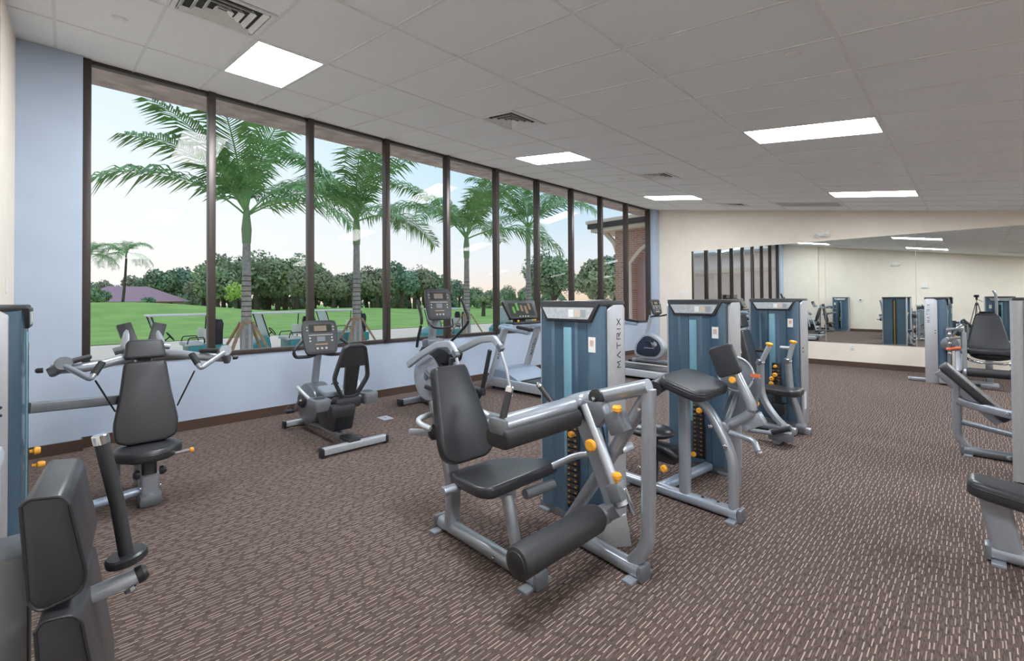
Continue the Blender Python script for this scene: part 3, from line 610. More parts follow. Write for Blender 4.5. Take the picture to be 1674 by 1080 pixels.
def tower(root, o, U, Fv, w_=.60, dep=.28, h=1.515, letter=(1,), slot=True, sticker=1, rear=False, bulge=.055):
    """weight tower. o: floor point under the middle of the front, U: width axis (viewer's right when facing the front), Fv: outward front direction"""
    o = V(o); U = V(U).normalized(); Fv = V(Fv).normalized(); B = -Fv; hw = w_/2; pw = .022; bu = -bulge
    def P(u, d, z): return o + U*u + B*d + EZ*z
    ax = (U, B, EZ); iw = hw-pw
    # bowed shroud with two shallow vertical flutes
    pf = [(-1, .02), (-.985, bu*.35), (-.93, bu*.8), (-.80, bu), (-.56, bu), (-.50, bu*.72), (-.24, bu*.72), (-.18, bu), (.18, bu), (.24, bu*.72), (.50, bu*.72), (.56, bu), (.80, bu), (.93, bu*.8), (.985, bu*.35), (1, .02)]
    out = [(u*iw, v_) for u, v_ in pf] + [(iw, dep*.62), (-iw, dep*.62)]
    sh = part(root, 'tower_shroud', MB().prism(out, o + EZ*.06, U, B, h-.09, EZ), shroud, ang=28)
    part(root, 'window_strip', MB().box(P(-.01, bu-.002, h*.5+.12 if slot else h*.5), (.065, .012, (h*.60 if slot else h*.78)), ax), shroudl, .004, sub=sh)
    for s_ in (-1, 1):
        sp = part(root, 'side_panel', MB().prism([(0, 0), (dep, 0), (dep, h-.05), (dep-.03, h-.02), (.05, h-.02), (0, h-.06)], P(s_*iw, .0, .0), B, EZ, pw*s_, U), panel, .008)
        for q in (0, 1): bolt(root, P(s_*hw, .03, .93-.045*q), U*s_, .009, black, sub=sp)
        if s_ in letter: lettering(root, P(s_*hw, dep*.62+.012*s_, 1.07), EZ, .042, .062, U*s_, sub=sp)
    part(root, 'tower_cap', MB().prism([(-hw, .02), (-hw+.03, bu*.6), (-hw*.8, bu-.01), (hw*.8, bu-.01), (hw-.03, bu*.6), (hw, .02), (hw, dep), (-hw, dep)], o + EZ*(h-.04), U, B, .04, EZ), dark, .012)
    tz = h-.135; hood = part(root, 'placard_hood', MB().prism([(-hw*.86, .115), (hw*.86, .115), (hw*.64, -.01), (-hw*.64, -.01)], P(0, bu+.012, tz), U, EZ, .032, Fv), dark, .01)
    part(root, 'placard', MB().prism([(-hw*.74, .09), (hw*.74, .09), (hw*.58, .012), (-hw*.58, .012)], P(0, bu-.0195, tz), U, EZ, .003, Fv), placard, sub=hood)
    for q in range(3): part(root, 'pictogram', MB().box(P(hw*(.12+.17*q), bu-.0235, tz+.05), (.042, .002, .05), ax), (white, mat('pic_tan', (.62, .52, .44), .5), mat('pic_grey', (.32, .34, .36), .5))[q], sub=hood)
    if sticker:
        part(root, 'sticker', MB().box(P(sticker*hw*.64, bu-.001, h-.29), (.055, .006, .10), ax), white, sub=sh); part(root, 'sticker_print', MB().box(P(sticker*hw*.64, bu-.005, h-.28), (.028, .002, .04), ax), mat('tan_print', (.6, .42, .34), .6), sub=sh)
    part(root, 'tower_base', MB().box(P(0, dep*.5+bu*.4, .035), (w_-.02, dep-bu*.6, .07), ax), gunmet, .01)
    if slot:
        part(root, 'stack_slot', MB().box(P(.03, bu+.002, .42), (.10, .02, .64), ax), black, .004)
        for q in range(15):
            wp = part(root, 'weight_plate', MB().box(P(.03, bu-.010, .14+q*.039), (.085, .012, .032), ax), dark, .003)
            for s_ in (-1, 1): part(root, 'weight_label', MB().box(P(.03+.028*s_, bu-.0165, .14+q*.039), (.016, .002, .010), ax), mat('dull_orange', (.45, .2, .03), .5), sub=wp)
        knob(root, P(.03, bu-.012, .70), Fv, .022, .05, 'weight_pin')
    else:
        part(root, 'stack_slot', MB().box(P(.02, bu+.002, h*.5-.05), (.09, .02, h*.76), ax), black, .004)
    if rear:   # open back with the brass guide rod behind a dark panel
        part(root, 'rear_panel', MB().box(P(0, dep*.66, h*.5), (2*iw, .02, h-.12), ax), shroud); part(root, 'rear_slot', MB().box(P(.0, dep*.66+.012, h*.5), (.10, .008, h-.16), ax), black)
        part(root, 'guide_rod', MB().cyl(P(0, dep*.66+.02, .06), P(0, dep*.66+.02, h-.1), .014), mat('brass', (.55, .38, .08), .3, .6))
    for s_ in (-1, 1): part(root, 'foot', MB().box(P(s_*hw*.8, .0, .012), (.09, .10, .024), ax), silver, .005)
    return sh
def foot(root, p, d, w_=.095, plate=True):
    d = V(d).normalized(); S = EZ.cross(d)
    f = part(root, 'end_cap', MB().box(V(p)+d*.012, (.03, w_, .085), (d, S, EZ)), gunmet, .012)
    if plate: part(root, 'foot_plate', MB().box(V((p[0], p[1], .008)) - d*.03, (.06, w_+.11, .016), (d, S, EZ)), silver, .003, sub=f)
def grip(root, a, b, r=.019, cap=True):
    a = V(a); b = V(b); d = (b-a).normalized()
    g = part(root, 'hand_grip', MB().cyl(a, b, r, 14), foam)
    if cap: part(root, 'grip_collar', MB().lathe(b, d, [(r*1.1, -.002), (r*1.12, .022), (r*.9, .028)], 14), chrome, sub=g)
    return g
OV = rrect(.085, .075, .03)    # flat-oval frame tube
SQ = rrect(.075, .06, .022)
# ------------------------------------------------------------------ leg extension (centre)
R0 = thing('leg_extension_machine', 'grey leg extension machine with black roller pad, in the middle foreground', 'gym machine', (-1.95, 2.1, 0), 'weight stack machines')
tower(R0, (-1.96, 2.52, 0), EX, -EY, .60, .19, bulge=.04)
CY = 1.86
part(R0, 'base_rail', MB().tube([(-2.53, 1.82, .045), (-1.64, 1.80, .045)], prof=OV), silver); foot(R0, (-1.635, 1.80, .045), EX); foot(R0, (-2.535, 1.82, .045), -EX)
for x in (-1.95, -1.78): bolt(R0, (x, 1.757, .05), -EY, .011)
part(R0, 'rear_post', MB().tube([(-2.42, 1.82, .06), (-2.40, 1.82, .34), (-2.50, 1.82, .60), (-2.60, 1.82, .84)], prof=rrect(.06, .10, .02), up=EY, fillet=.12), silver)
part(R0, 'seat_rail', MB().tube([(-2.42, CY, .36), (-1.90, CY, .39)], prof=SQ), silver)
part(R0, 'seat_post', MB().tube([(-1.90, 1.82, .40), (-1.78, 1.80, .07)], prof=rrect(.075, .055, .025), up=EY), silver)
bt, bb_ = V((-2.47, CY-.03, 1.085)), V((-2.275, CY, .50)); W_ = (bt-bb_); hb = W_.length; Nb = EY.cross(W_.normalized())
pad(R0, 'backrest', outline([(-.20, .05), (-.13, 0), (.13, 0), (.20, .05), (.205, .14), (.135, hb-.03), (.12, hb), (-.12, hb), (-.135, hb-.03), (-.205, .14)], .05), bb_ - Nb*.04, EY, W_, Nb, .075, bev=.022)
part(R0, 'back_plate', MB().prism([(-.09, .06), (.09, .06), (.07, hb-.12), (-.07, hb-.12)], bb_ - Nb*.055, EY, W_, .014, Nb), gunmet)
part(R0, 'back_slide', MB().tube([(-2.55, CY, .82), (-2.42, CY, .80)], prof=SQ), gunmet)
af = part(R0, 'adjuster_hub', MB().lathe((-2.54, 1.79, .64), V((-.8, -.6, 0)), [(.05, 0), (.055, .03), (.04, .05)]), black)
part(R0, 'adjuster_lever', MB().box((-2.64, 1.715, .635), (.14, .035, .04), (V((.8, .6, 0)), V((-.6, .8, 0)), EZ)), silver, .006, sub=af)
part(R0, 'back_bar', MB().tube([(-2.40, 1.64, .72), (-2.47, 1.61, .74), (-2.56, 1.65, .75), (-2.6, 1.85, .76), (-2.56, 2.06, .75), (-2.45, 2.11, .74), (-2.36, 2.10, .72)], .018, fillet=.08), silverl)
sr, sf = V((-2.27, CY, .405)), V((-1.85, CY, .435)); Us = (sf-sr).normalized(); Ns = Us.cross(EY)
pad(R0, 'seat', outline([(0, -.16), (.10, -.20), (.34, -.235), (.42, -.20), (.42, .37), (.34, .40), (.10, .28), (0, .17)], .05), sr, Us, EY, -Us.cross(EY) if Us.cross(EY).z < 0 else Us.cross(EY), .065, bev=.02)
part(R0, 'seat_side_tube', MB().tube([(-2.19, 1.58, .41), (-2.15, 2.1, .41)], prof=rrect(.06, .04, .018)), silver, .004)
part(R0, 'seat_handle', MB().tube([(-1.86, 1.93, .385), (-1.83, 2.15, .39)], .03), gunmet)
rp = part(R0, 'roller_pad', MB().lathe((-1.50, 1.49, .305), EY, [(.055, 0), (.072, .008), (.079, .025), (.079, .615), (.07, .64)], 28), foam)
part(R0, 'roller_end', MB().lathe((-1.50, 1.484, .305), EY, [(.05, 0), (.058, .004), (.06, .012)], 24), black, sub=rp)
part(R0, 'roller_bracket', MB().tube([(-1.50, 2.12, .305), (-1.48, 2.2, .31), (-1.41, 2.22, .36)], prof=rrect(.10, .08, .02), fillet=.03), gunmet)
part(R0, 'lever_arm', MB().tube([(-1.67, 2.21, .90), (-1.41, 2.21, .36)], prof=rrect(.14, .035, .012), up=EY), silver)
part(R0, 'lever_tube', MB().tube([(-1.61, 2.18, .91), (-1.36, 2.18, .40)], .028), silverl)
part(R0, 'lever_clamp', MB().box((-1.40, 2.19, .46), (.08, .09, .10), (V((.9, 0, .43)), EY, V((-.43, 0, .9)))), gunmet, .012)
part(R0, 'toothed_rack', MB().box((-1.335, 2.2, .42), (.02, .03, .14), (V((.9, 0, .43)), EY, V((-.43, 0, .9)))), chrome, .003)
knob(R0, (-1.53, 2.145, .70), -EY, .04, .035); knob(R0, (-1.39, 2.17, .52), EZ, .03, .05); knob(R0, (-1.385, 2.17, .89), EZ, .03, .05); knob(R0, (-1.83, 2.16, .875), V((-.3, -1, 0)), .036, .04); knob(R0, (-1.74, 2.24, .70), -EY, .022, .04)
part(R0, 'knob_block', MB().box((-1.40, 2.2, .84), (.10, .09, .12), (V((.9, 0, .43)), EY, V((-.43, 0, .9)))), gunmet, .012)
tp = pad(R0, 'thigh_pad', outline([(-.075, -.055), (.075, -.055), (.085, .01), (.07, .045), (-.07, .045), (-.085, .01)], .03), (-1.67, 1.53, .845), EX, EZ, EY, .60, foam, .014)
part(R0, 'thigh_tube', MB().tube([(-1.67, 1.56, .90), (-1.67, 2.12, .905)], prof=rrect(.11, .085, .04)), silver)
part(R0, 'tube_end', MB().box((-1.67, 1.545, .895), (.12, .035, .085)), gunmet, .02)
part(R0, 'top_tube', MB().tube([(-1.235, 2.25, 1.055), (-1.53, 2.24, .96), (-1.66, 2.22, .93), (-1.69, 2.08, .905)], .042, fillet=.1, n=16), silver)
part(R0, 'pivot_cap', MB().lathe((-1.54, 2.205, .955), -EY, [(.05, 0), (.05, .015), (.038, .022), (.016, .022), (.016, .03)], 20), black); bolt(R0, (-1.54, 2.175, .955), -EY, .012)
part(R0, 'pivot_block', MB().prism([(-.10, -.03), (.05, -.10), (.12, -.02), (.09, .06), (-.08, .05)], (-1.58, 2.17, .88), EX, EZ, .07, EY), gunmet, .008)
part(R0, 'front_upright', MB().tube([(-1.235, 2.25, 1.04), (-1.25, 2.25, .19), (-1.345, 2.25, .07)], prof=rrect(.075, .055, .02), up=EY, fillet=.12), silver)
part(R0, 'front_base', MB().tube([(-1.76, 2.30, .045), (-1.29, 2.245, .045)], prof=OV), silver); foot(R0, (-1.285, 2.245, .045), V((1, -.1, 0)))
part(R0, 'brace_tube', MB().tube([(-1.26, 2.28, 1.0), (-1.48, 2.28, .64), (-1.84, 2.30, .10)], .038, n=14), silver)
part(R0, 'cross_plate', MB().box((-1.50, 2.36, .62), (.16, .12, .05), (V((.85, 0, .5)), EY, V((-.5, 0, .85)))), silver, .012)
part(R0, 'cam_ring', MB().tube([V((-1.50, 2.31, .77)) + V((math.cos(t), 0, math.sin(t)))*.20 for t in [math.radians(120+i*10) for i in range(14)]], prof=rrect(.03, .012, .004), up=EY), silverl)
part(R0, 'link_tube', MB().tube([(-1.90, 2.17, .46), (-1.74, 2.27, .56), (-1.50, 2.32, .62)], .022, fillet=.06), silver)
part(R0, 'cable', MB().tube([(-1.72, 2.46, .74), (-1.70, 2.42, .80), (-1.64, 2.4, .74), (-1.66, 2.46, .62)], .006, fillet=.05), black)
part(R0, 'rear_strut', MB().tube([(-1.70, 2.33, .06), (-1.55, 2.52, .10)], prof=rrect(.10, .22, .02)), panel)
grip(R0, PX(822, 684, -1.66), PX(832, 640, -1.66), .019); grip(R0, PY(905, 660, 2.13), PY(884, 632, 2.13), .018)
part(R0, 'handle_stem', MB().cyl(V((-1.665, 1.6, .92)), PX(822, 682, -1.66), .014, 10), chrome)
for z in (.93, .62): bolt(R0, (-1.275, 2.215, z), -EY, .012)
# ------------------------------------------------------------------ arm curl machine
R1 = thing('arm_curl_machine', 'grey preacher curl machine with a wide sloping arm pad, behind the leg extension', 'gym machine', (-1.6, 3.6, 0), 'weight stack machines')
tower(R1, (-1.77, 4.10, 0), EX, -EY, .58, .26, letter=())
part(R1, 'base_rail', MB().tube([(-2.06, 3.35, .045), (-1.15, 3.30, .045)], prof=OV), silver); foot(R1, (-1.145, 3.30, .045), EX); foot(R1, (-2.06, 3.35, .045), -EX)
part(R1, 'centre_post', MB().tube([(-1.535, 3.32, .06), (-1.535, 3.32, .84)], prof=rrect(.085, .06, .025), up=EY), silver)
part(R1, 'front_post', MB().tube([(-1.185, 3.31, .06), (-1.182, 3.31, .43), (-1.32, 3.32, .68), (-1.42, 3.32, .79), (-1.56, 3.32, .82)], prof=rrect(.055, .085, .022), up=EY, fillet=.12), silver)
part(R1, 'floor_link', MB().tube([(-1.74, 3.34, .05), (-1.66, 4.05, .05)], prof=rrect(.08, .06, .02)), bluesheen)
for x in (-1.40, -1.29): bolt(R1, (x, 3.31, .082), EZ, .011, black)
for p in ((-1.32, 3.27, .62), (-1.22, 3.27, .50)): bolt(R1, p, -EY, .016)
a0, a1 = V((-1.63, 3.34, .955)), V((-1.31, 3.34, .855)); Ua = (a1-a0).normalized(); Na = EY.cross(Ua); Na = Na if Na.z > 0 else -Na
pad(R1, 'arm_pad', outline([(0, -.20), (.07, -.29), (.31, -.27), (.345, -.21), (.345, .21), (.31, .27), (.07, .29), (0, .20)], .06), a0 - Na*.05, Ua, EY, Na, .07, bev=.02, piping=True)
part(R1, 'chest_roll', MB().tube([(-1.64, 3.06, .87), (-1.67, 3.2, .88), (-1.67, 3.48, .88), (-1.64, 3.62, .87)], .055, fillet=.08), vinyl)
part(R1, 'saddle_seat', MB().ell((-1.84, 3.36, .47), (.20, .15, .055), 20, 10).ell((-1.98, 3.36, .50), (.09, .12, .05), 16, 8), vinyl)
part(R1, 'seat_post', MB().tube([(-1.80, 3.34, .07), (-1.80, 3.34, .43)], prof=SQ), black)
sb_ = part(R1, 'seat_bracket', MB().box((-1.70, 3.34, .33), (.20, .12, .13)), black, .015)
part(R1, 'seat_linkage', MB().tube([(-1.80, 3.28, .40), (-1.66, 3.26, .38), (-1.58, 3.28, .33)], .02, fillet=.04), black, sub=sb_)
knob(R1, (-1.655, 3.26, .245), -EY, .03, .05); knob(R1, PY(1145, 670, 4.03), -EY, .03, .04); knob(R1, PY(1136, 741, 3.95), -EY, .025, .04)
pv = V((-1.265, 3.42, .60))
part(R1, 'curl_arm', MB().tube([pv, (-1.075, 3.42, .735), (-1.195, 3.42, .985)], .034, fillet=.07, n=14), silver)
hp = PY(1189, 588, 3.42); Un = V((.93, .0, -.22)).normalized(); 
pad(R1, 'hand_pad', outline([(-.085, -.11), (.085, -.11), (.085, .11), (-.085, .11)], .03), hp - EY*.02, V((.92, 0, .35)), V((-.35, 0, .92)), -EY, .045, dark, .012)
knob(R1, (-1.20, 3.38, .95), -EY, .026, .04)
part(R1, 'pivot_hub', MB().lathe(pv - EY*.09, EY, [(.03, 0), (.045, .01), (.045, .17), (.03, .18)], 18), gunmet)
part(R1, 'fork_bracket', MB().box((-1.10, 3.45, .66), (.16, .07, .09), (V((.85, 0, .5)), EY, V((-.5, 0, .85)))), silver, .015)
part(R1, 'handle_bar', MB().tube([(-1.24, 3.36, .58), (-1.06, 3.34, .56), (-1.03, 3.33, .50)], .02, fillet=.05), silver); part(R1, 'handle_end', MB().lathe((-1.03, 3.33, .50), V((.2, 0, -1)), [(.025, 0), (.028, .02), (.02, .04)]), chrome)
part(R1, 'cam_disc', MB().lathe(PY(1202, 611, 3.62), EY, [(.125, 0), (.13, .004), (.13, .014), (.125, .018)], 36), acrylic)
part(R1, 'cam_rim', MB().tube([PY(1202, 611, 3.615) + V((math.cos(t*math.pi/18), 0, math.sin(t*math.pi/18)))*.128 for t in range(37)], .008), silverl)
part(R1, 'guard_plate', MB().prism(outline([(-.13, -.10), (.0, -.15), (.12, -.05), (.16, .22), (.08, .30), (-.05, .12)], .05), PY(1208, 662, 3.72), EX, EZ, .012, EY), acrylic)
part(R1, 'warning_label', MB().box(PY(1235, 614, 3.60), (.07, .004, .024)), red)
part(R1, 'cam_column', MB().tube([(-1.33, 3.78, .05), (-1.33, 3.78, .98)], prof=SQ), silver); part(R1, 'cam_axle', MB().cyl((-1.27, 3.42, .62), (-1.31, 3.78, .80), .02), gunmet)
# ------------------------------------------------------------------ chest press
R2 = thing('chest_press_machine', 'grey chest press machine with upright orange-capped arms, farthest of the central row', 'gym machine', (-1.6, 5.8, 0), 'weight stack machines')
tower(R2, (-1.715, 6.19, 0), EX, -EY, .58, .29, rear=True, letter=())
part(R2, 'side_sticker', MB().box((-1.424, 6.30, .30), (.004, .10, .20)), white)
part(R2, 'base_rail', MB().tube([(-2.1, 5.82, .045), (-1.42, 5.82, .045)], prof=OV), silver); part(R2, 'cross_rail', MB().tube([(-1.45, 5.25, .05), (-1.43, 5.95, .05)], prof=OV), gunmet)
part(R2, 'back_post', MB().tube([(-2.0, 5.82, .06), (-1.98, 5.82, .5), (-2.08, 5.82, 1.3)], prof=SQ, up=EY, fillet=.15), silver)
q0, q1 = V((-1.83, 5.82, .62)), V((-1.955, 5.82, 1.14)); Wq = q1-q0; Nq = EY.cross(Wq.normalized())
pad(R2, 'backrest', outline([(-.15, 0), (.15, 0), (.16, .1), (.12, Wq.length), (-.12, Wq.length), (-.16, .1)], .04), q0 - Nq*.03, EY, Wq, Nq, .07)
pad(R2, 'headrest', outline([(-.13, 0), (.13, 0), (.11, .17), (-.11, .17)], .04), q1 + Wq.normalized()*.025 - Nq*.03, EY, Wq, Nq, .075)
part(R2, 'neck_post', MB().tube([(-2.06, 5.82, 1.2), (-2.12, 5.82, 1.42)], .03), silver)
pad(R2, 'seat', outline([(-.19, -.13), (.15, -.18), (.21, -.12), (.21, .12), (.15, .18), (-.19, .13)], .06), (-1.56, 5.84, .43), EX, EY, EZ, .075, bev=.025)
part(R2, 'seat_post', MB().tube([(-1.60, 5.84, .05), (-1.60, 5.84, .44)], prof=SQ), black); part(R2, 'seat_bracket', MB().box((-1.58, 5.82, .27), (.16, .14, .12)), black, .02)
for (y, xs, cap) in ((5.36, 0, 0), (5.92, .0, 1)):
    nm = ('near', 'far')[cap]
    if cap == 0: P3 = [PY(a, b, y) for a, b in ((1288, 703), (1262, 676), (1244, 645), (1243, 592))]; top = PY(1257, 566, y)
    else: P3 = [PY(a, b, y) for a, b in ((1313, 703), (1303, 668), (1292, 640), (1288, 590))]; top = PY(1296, 562, y)
    ar = part(R2, 'press_arm', MB().tube(P3, .038, fillet=.15, n=14), silver, label=nm+' press arm')
    part(R2, 'arm_tip', MB().tube([P3[-1]-EZ*.02, top], .026), silverl, sub=ar); knob(R2, top - EZ*.005, EZ+EX*.2, .042, .045, sub=ar)
    part(R2, 'arm_collar', MB().lathe(P3[-1], (top-P3[-1]), [(.04, -.03), (.042, .02), (.03, .03)]), gunmet, sub=ar)
    part(R2, 'cross_handle', MB().tube([top - EZ*.05, top - EZ*.05 + V((-.13, .02, .0))], .02), silverl if cap else black, sub=ar); bolt(R2, P3[-1]+V((.03, -.03, .0)), V((1, -1, 0)), .014, sub=ar)
    f_ = P3[0]; part(R2, 'arm_foot', MB().box((f_.x, f_.y, f_.z-.0), (.16, .09, .07)), silver, .02); part(R2, 'pivot_drum', MB().lathe((f_.x-.02, f_.y-.06, max(.06, f_.z)), EY, [(.04, 0), (.055, .01), (.055, .11), (.04, .12)]), gunmet)
part(R2, 'foot_bar', MB().tube([PY(1220, 702, 5.2), PY(1262, 708, 5.2)], .022), silver); grip(R2, PY(1262, 706, 5.2), PY(1292, 700, 5.2), .028, False)
for (a, b) in ((1263, 618), (1268, 612), (1262, 626)): knob(R2, PY(a, b, 6.12), -EY, .03, .05)
knob(R2, PY(1238, 659, 5.6), -EY, .035, .05)
part(R2, 'fork_plate', MB().box((-1.42, 5.3, .10), (.22, .14, .1)), gunmet, .03)
# ------------------------------------------------------------------ shoulder press by the first window
R3 = thing('shoulder_press_machine', 'grey shoulder press machine with wide arms and black backrest, by the first window', 'gym machine', (-4.5, .45, 0), 'weight stack machines')
tower(R3, (-4.2, -.225, 0), -EX, EY, .60, .26, letter=(-1,), slot=False, bulge=.06)
yc = .47
part(R3, 'seat_column', MB().tube([(-4.42, yc, .03), (-4.42, yc, .22)], prof=rrect(.11, .13, .03)), silver); part(R3, 'column_foot', MB().box((-4.40, yc, .045), (.17, .14, .09)), gunmet, .03)
part(R3, 'seat_carriage', MB().tube([(-4.44, yc, .20), (-4.46, yc, .36)], prof=rrect(.09, .10, .02)), black)
for s_ in (-1, 1): part(R3, 'carriage_wheel', MB().lathe((-4.40, yc+s_*.06, .235), EY*s_, [(.03, 0), (.035, .02), (.02, .04)]), black); bolt(R3, (-4.36, yc+s_*.055, .14), EY*s_, .011)
part(R3, 'pulley', MB().lathe((-4.62, yc-.20, .24), EY, [(.09, 0), (.10, .008), (.085, .02), (.10, .032), (.09, .04)], 28), acrylic)
part(R3, 'floor_tube', MB().tube([(-4.45, yc-.02, .10), (-4.42, -.16, .06)], .032), bluesheen)
part(R3, 'rear_column', MB().tube([(-4.85, yc, .03), (-4.85, yc, .9), (-4.78, yc, 1.18)], prof=rrect(.09, .11, .025), up=EY, fillet=.1), silver); part(R3, 'rear_base', MB().tube([(-4.95, yc, .05), (-4.4, yc, .05)], prof=OV), gunmet)
part(R3, 'tower_beam', MB().tube([PX(205, 652, -4.75), PX(45, 667, -4.35)], prof=rrect(.05, .07, .01)), gunmet)
pad(R3, 'seat', outline([(-.16, -.19), (.02, -.22), (.17, -.10), (.19, 0), (.17, .10), (.02, .22), (-.16, .19)], .06), (-4.46, yc, .335), EX, EY, V((-.08, 0, 1)), .085, bev=.03, piping=True)
part(R3, 'adjust_rod', MB().tube([(-4.38, yc+.06, .345), (-4.36, yc+.24, .355)], .014), chrome); knob(R3, (-4.36, yc+.23, .355), EY, .022, .04)
q0 = V((-4.58, yc, .43)); q1 = V((-4.70, yc, 1.045)); Wq = q1-q0; Nq = EY.cross(Wq.normalized()); hq = Wq.length
pad(R3, 'backrest', outline([(-.19, .02), (-.12, -.01), (.12, -.01), (.19, .02), (.205, .14), (.165, .36), (.135, hq-.02), (.12, hq), (-.12, hq), (-.135, hq-.02), (-.165, .36), (-.205, .14)], .05), q0 - Nq*.03, EY, Wq, Nq, .075, bev=.022)
pad(R3, 'headrest', outline([(-.135, 0), (.135, 0), (.12, .13), (.10, .155), (-.10, .155), (-.12, .13)], .03), q1 + Wq.normalized()*.02 - Nq*.025, EY, Wq, Nq, .075, bev=.022)
for s_ in (-1, 1):
    def SP(x, y, X): return PX(x, y, X)
    if s_ < 0: root_, elb, tip, hb0, hb1, g1, cb0, cb1 = (205, 585), (150, 600), (84, 604), (104, 597), (148, 620), (167, 592), (156, 622), (188, 672)
    else: root_, elb, tip, hb0, hb1, g1, cb0, cb1 = (285, 577), (330, 583), (372, 585), (368, 575), (328, 602), (313, 578), (318, 606), (290, 662)
    am = part(R3, 'press_arm', MB().tube([V((-4.78, yc+s_*.05, 1.10)), SP(*root_, -4.72), SP(*elb, -4.62), SP(*tip, -4.55)], .034, fillet=.1, n=14), silver, label=('left' if s_ < 0 else 'right')+' press arm')
    h0 = SP(*hb0, -4.45); h1 = SP(*hb1, -4.30); h2 = SP(*g1, -4.36); tp_ = SP(*tip, -4.55)
    part(R3, 'arm_hub', MB().lathe(h0 - EX*.04, V((1, 0, .25)), [(.03, -.06), (.045, -.05), (.05, .05), (.044, .06)], 20), gunmet, sub=am)
    part(R3, 'end_bracket', MB().tube([tp_ - EZ*.02, h0 - EX*.03], prof=rrect(.05, .07, .015)), gunmet, sub=am)
    part(R3, 'handle_bar', MB().tube([h0, h1, h1 + (h2-h1)*.35], .019, fillet=.05), silver, sub=am)
    gp = part(R3, 'hand_grip', MB().cyl(h1 + (h2-h1)*.3, h2, .023, 14), foam, sub=am)
    part(R3, 'hand_grip', MB().cyl(h0 + V((-.03, 0, .01)), SP(*((146, 583) if s_ < 0 else (328, 573)), -4.62), .02, 12), foam, sub=am)
    part(R3, 'cable', MB().tube([SP(*cb0, -4.35), SP(*cb1, -4.62)], .006), black, sub=am)
    part(R3, 'bolt', MB().lathe(tp_ + EY*s_*.04, EY*s_, [(.018, 0), (.018, .03), (.01, .04)]), black, sub=am)
    lv = [(203, 577), (207, 540)] if s_ < 0 else [(268, 575), (256, 540)]
    part(R3, 'counter_lever', MB().tube([SP(*lv[0], -5.0), SP(*lv[1], -5.1)], .03), silver); 
    c_ = SP(*((209, 545) if s_ < 0 else (256, 544)), -5.08); part(R3, 'counterweight', MB().box(c_ - EZ*.02, (.05, .10, .22), (V((.93, 0, .3)), V((0, 1, s_*-.25)).normalized(), V((-.3, s_*.25, .93)).normalized())), dark, .01)
    part(R3, 'pivot_sleeve', MB().cyl(SP(*((186, 575) if s_ < 0 else (277, 567)), -5.0), SP(*((203, 570) if s_ < 0 else (262, 566)), -5.0), .032, 14), gunmet)
knob(R3, PX(48, 738, -4.2), V((0, 1, .0)), .026, .05, 'weight_pin'); knob(R3, PX(52, 761, -4.2), V((0, 1, .0)), .022, .06)
# ------------------------------------------------------------------ press machine beside the camera (bottom left)
R4 = thing('seated_press_machine', 'seated press machine with padded headrest, cropped at the bottom left corner', 'gym machine', (-1.45, -.05, 0), 'weight stack machines')
exd = V((-1, .10, 0)).normalized()
def side_pad(name, px, X, wd):
    pts = [PX(x, y, X) for x, y in px]; pts = fil(pts + [pts[0]], .018)[:-1]; k = len(pts)
    mb = MB().add(pts + [q + exd*wd for q in pts], [tuple(range(k))[::-1], tuple(range(k, 2*k))] + [(i, (i+1) % k, k+(i+1) % k, k+i) for i in range(k)])
    b = part(R4, name, mb, vinyl, .006, ang=50); part(R4, 'piping', MB().tube(pts + [pts[0]], .0032, n=6, caps=False), black, sub=b)
    return b
side_pad('headrest', [(33, 829), (45, 817), (102, 811), (113, 822), (142, 939), (132, 968), (64, 1000), (46, 988)], -1.32, .30)
side_pad('backrest', [(57, 1034), (68, 1016), (118, 1004), (133, 1014), (172, 1200), (175, 1420), (100, 1440), (75, 1250)], -1.29, .36)
part(R4, 'back_frame', MB().bb((-1.66, -.29, .02), (-1.36, -.105, 1.15)), panel, .03); part(R4, 'frame_cap', MB().bb((-1.67, -.30, 1.135), (-1.35, -.10, 1.185)), silverl, .018)
part(R4, 'pad_mount', MB().bb((-1.55, -.12, .4), (-1.40, -.05, 1.0)), gunmet, .01)
pad(R4, 'seat', outline([(0, 0), (.27, 0), (.25, .24), (.02, .24)], .06), (-1.22, .04, .40), -EX, EY, EZ, .07, bev=.025)
part(R4, 'seat_post', MB().tube([(-1.36, .14, .03), (-1.36, .14, .42)], prof=OV), silver); part(R4, 'base_rail', MB().tube([(-1.42, -.25, .045), (-1.36, .22, .045)], prof=OV), silver)
XG4 = -1.45
g0, g1 = PX(207, 908, XG4), PX(166, 722, XG4)
gm = part(R4, 'hand_grip', MB().tube([g0, g0.lerp(g1, .45) + V((0, .004, 0)), g1], .0145, n=18), foam); part(R4, 'grip_collar', MB().lathe(g1, (g1-g0), [(.0155, -.004), (.016, .016), (.0145, .018)], 18), chrome, sub=gm)
part(R4, 'grip_disc', MB().lathe(g0 - (g1-g0).normalized()*.014, (g1-g0), [(.036, 0), (.041, .004), (.041, .018), (.036, .022)], 28), black)
part(R4, 'grip_arm', MB().tube([PX(120, 985, XG4-.02), PX(185, 957, XG4), PX(228, 938, XG4)], .019, n=16), silverl); part(R4, 'arm_end', MB().lathe(PX(230, 937, XG4), PX(232, 932, XG4)-PX(190, 955, XG4), [(.021, -.008), (.021, .006), (.014, .014)], 16), black)
part(R4, 'grip_arm', MB().tube([PX(122, 984, XG4-.02), (-1.48, -.03, .90), (-1.48, -.08, .85)], .019), silver); bolt(R4, PX(212, 960, XG4+.01), V((.3, .3, -.9)), .012)
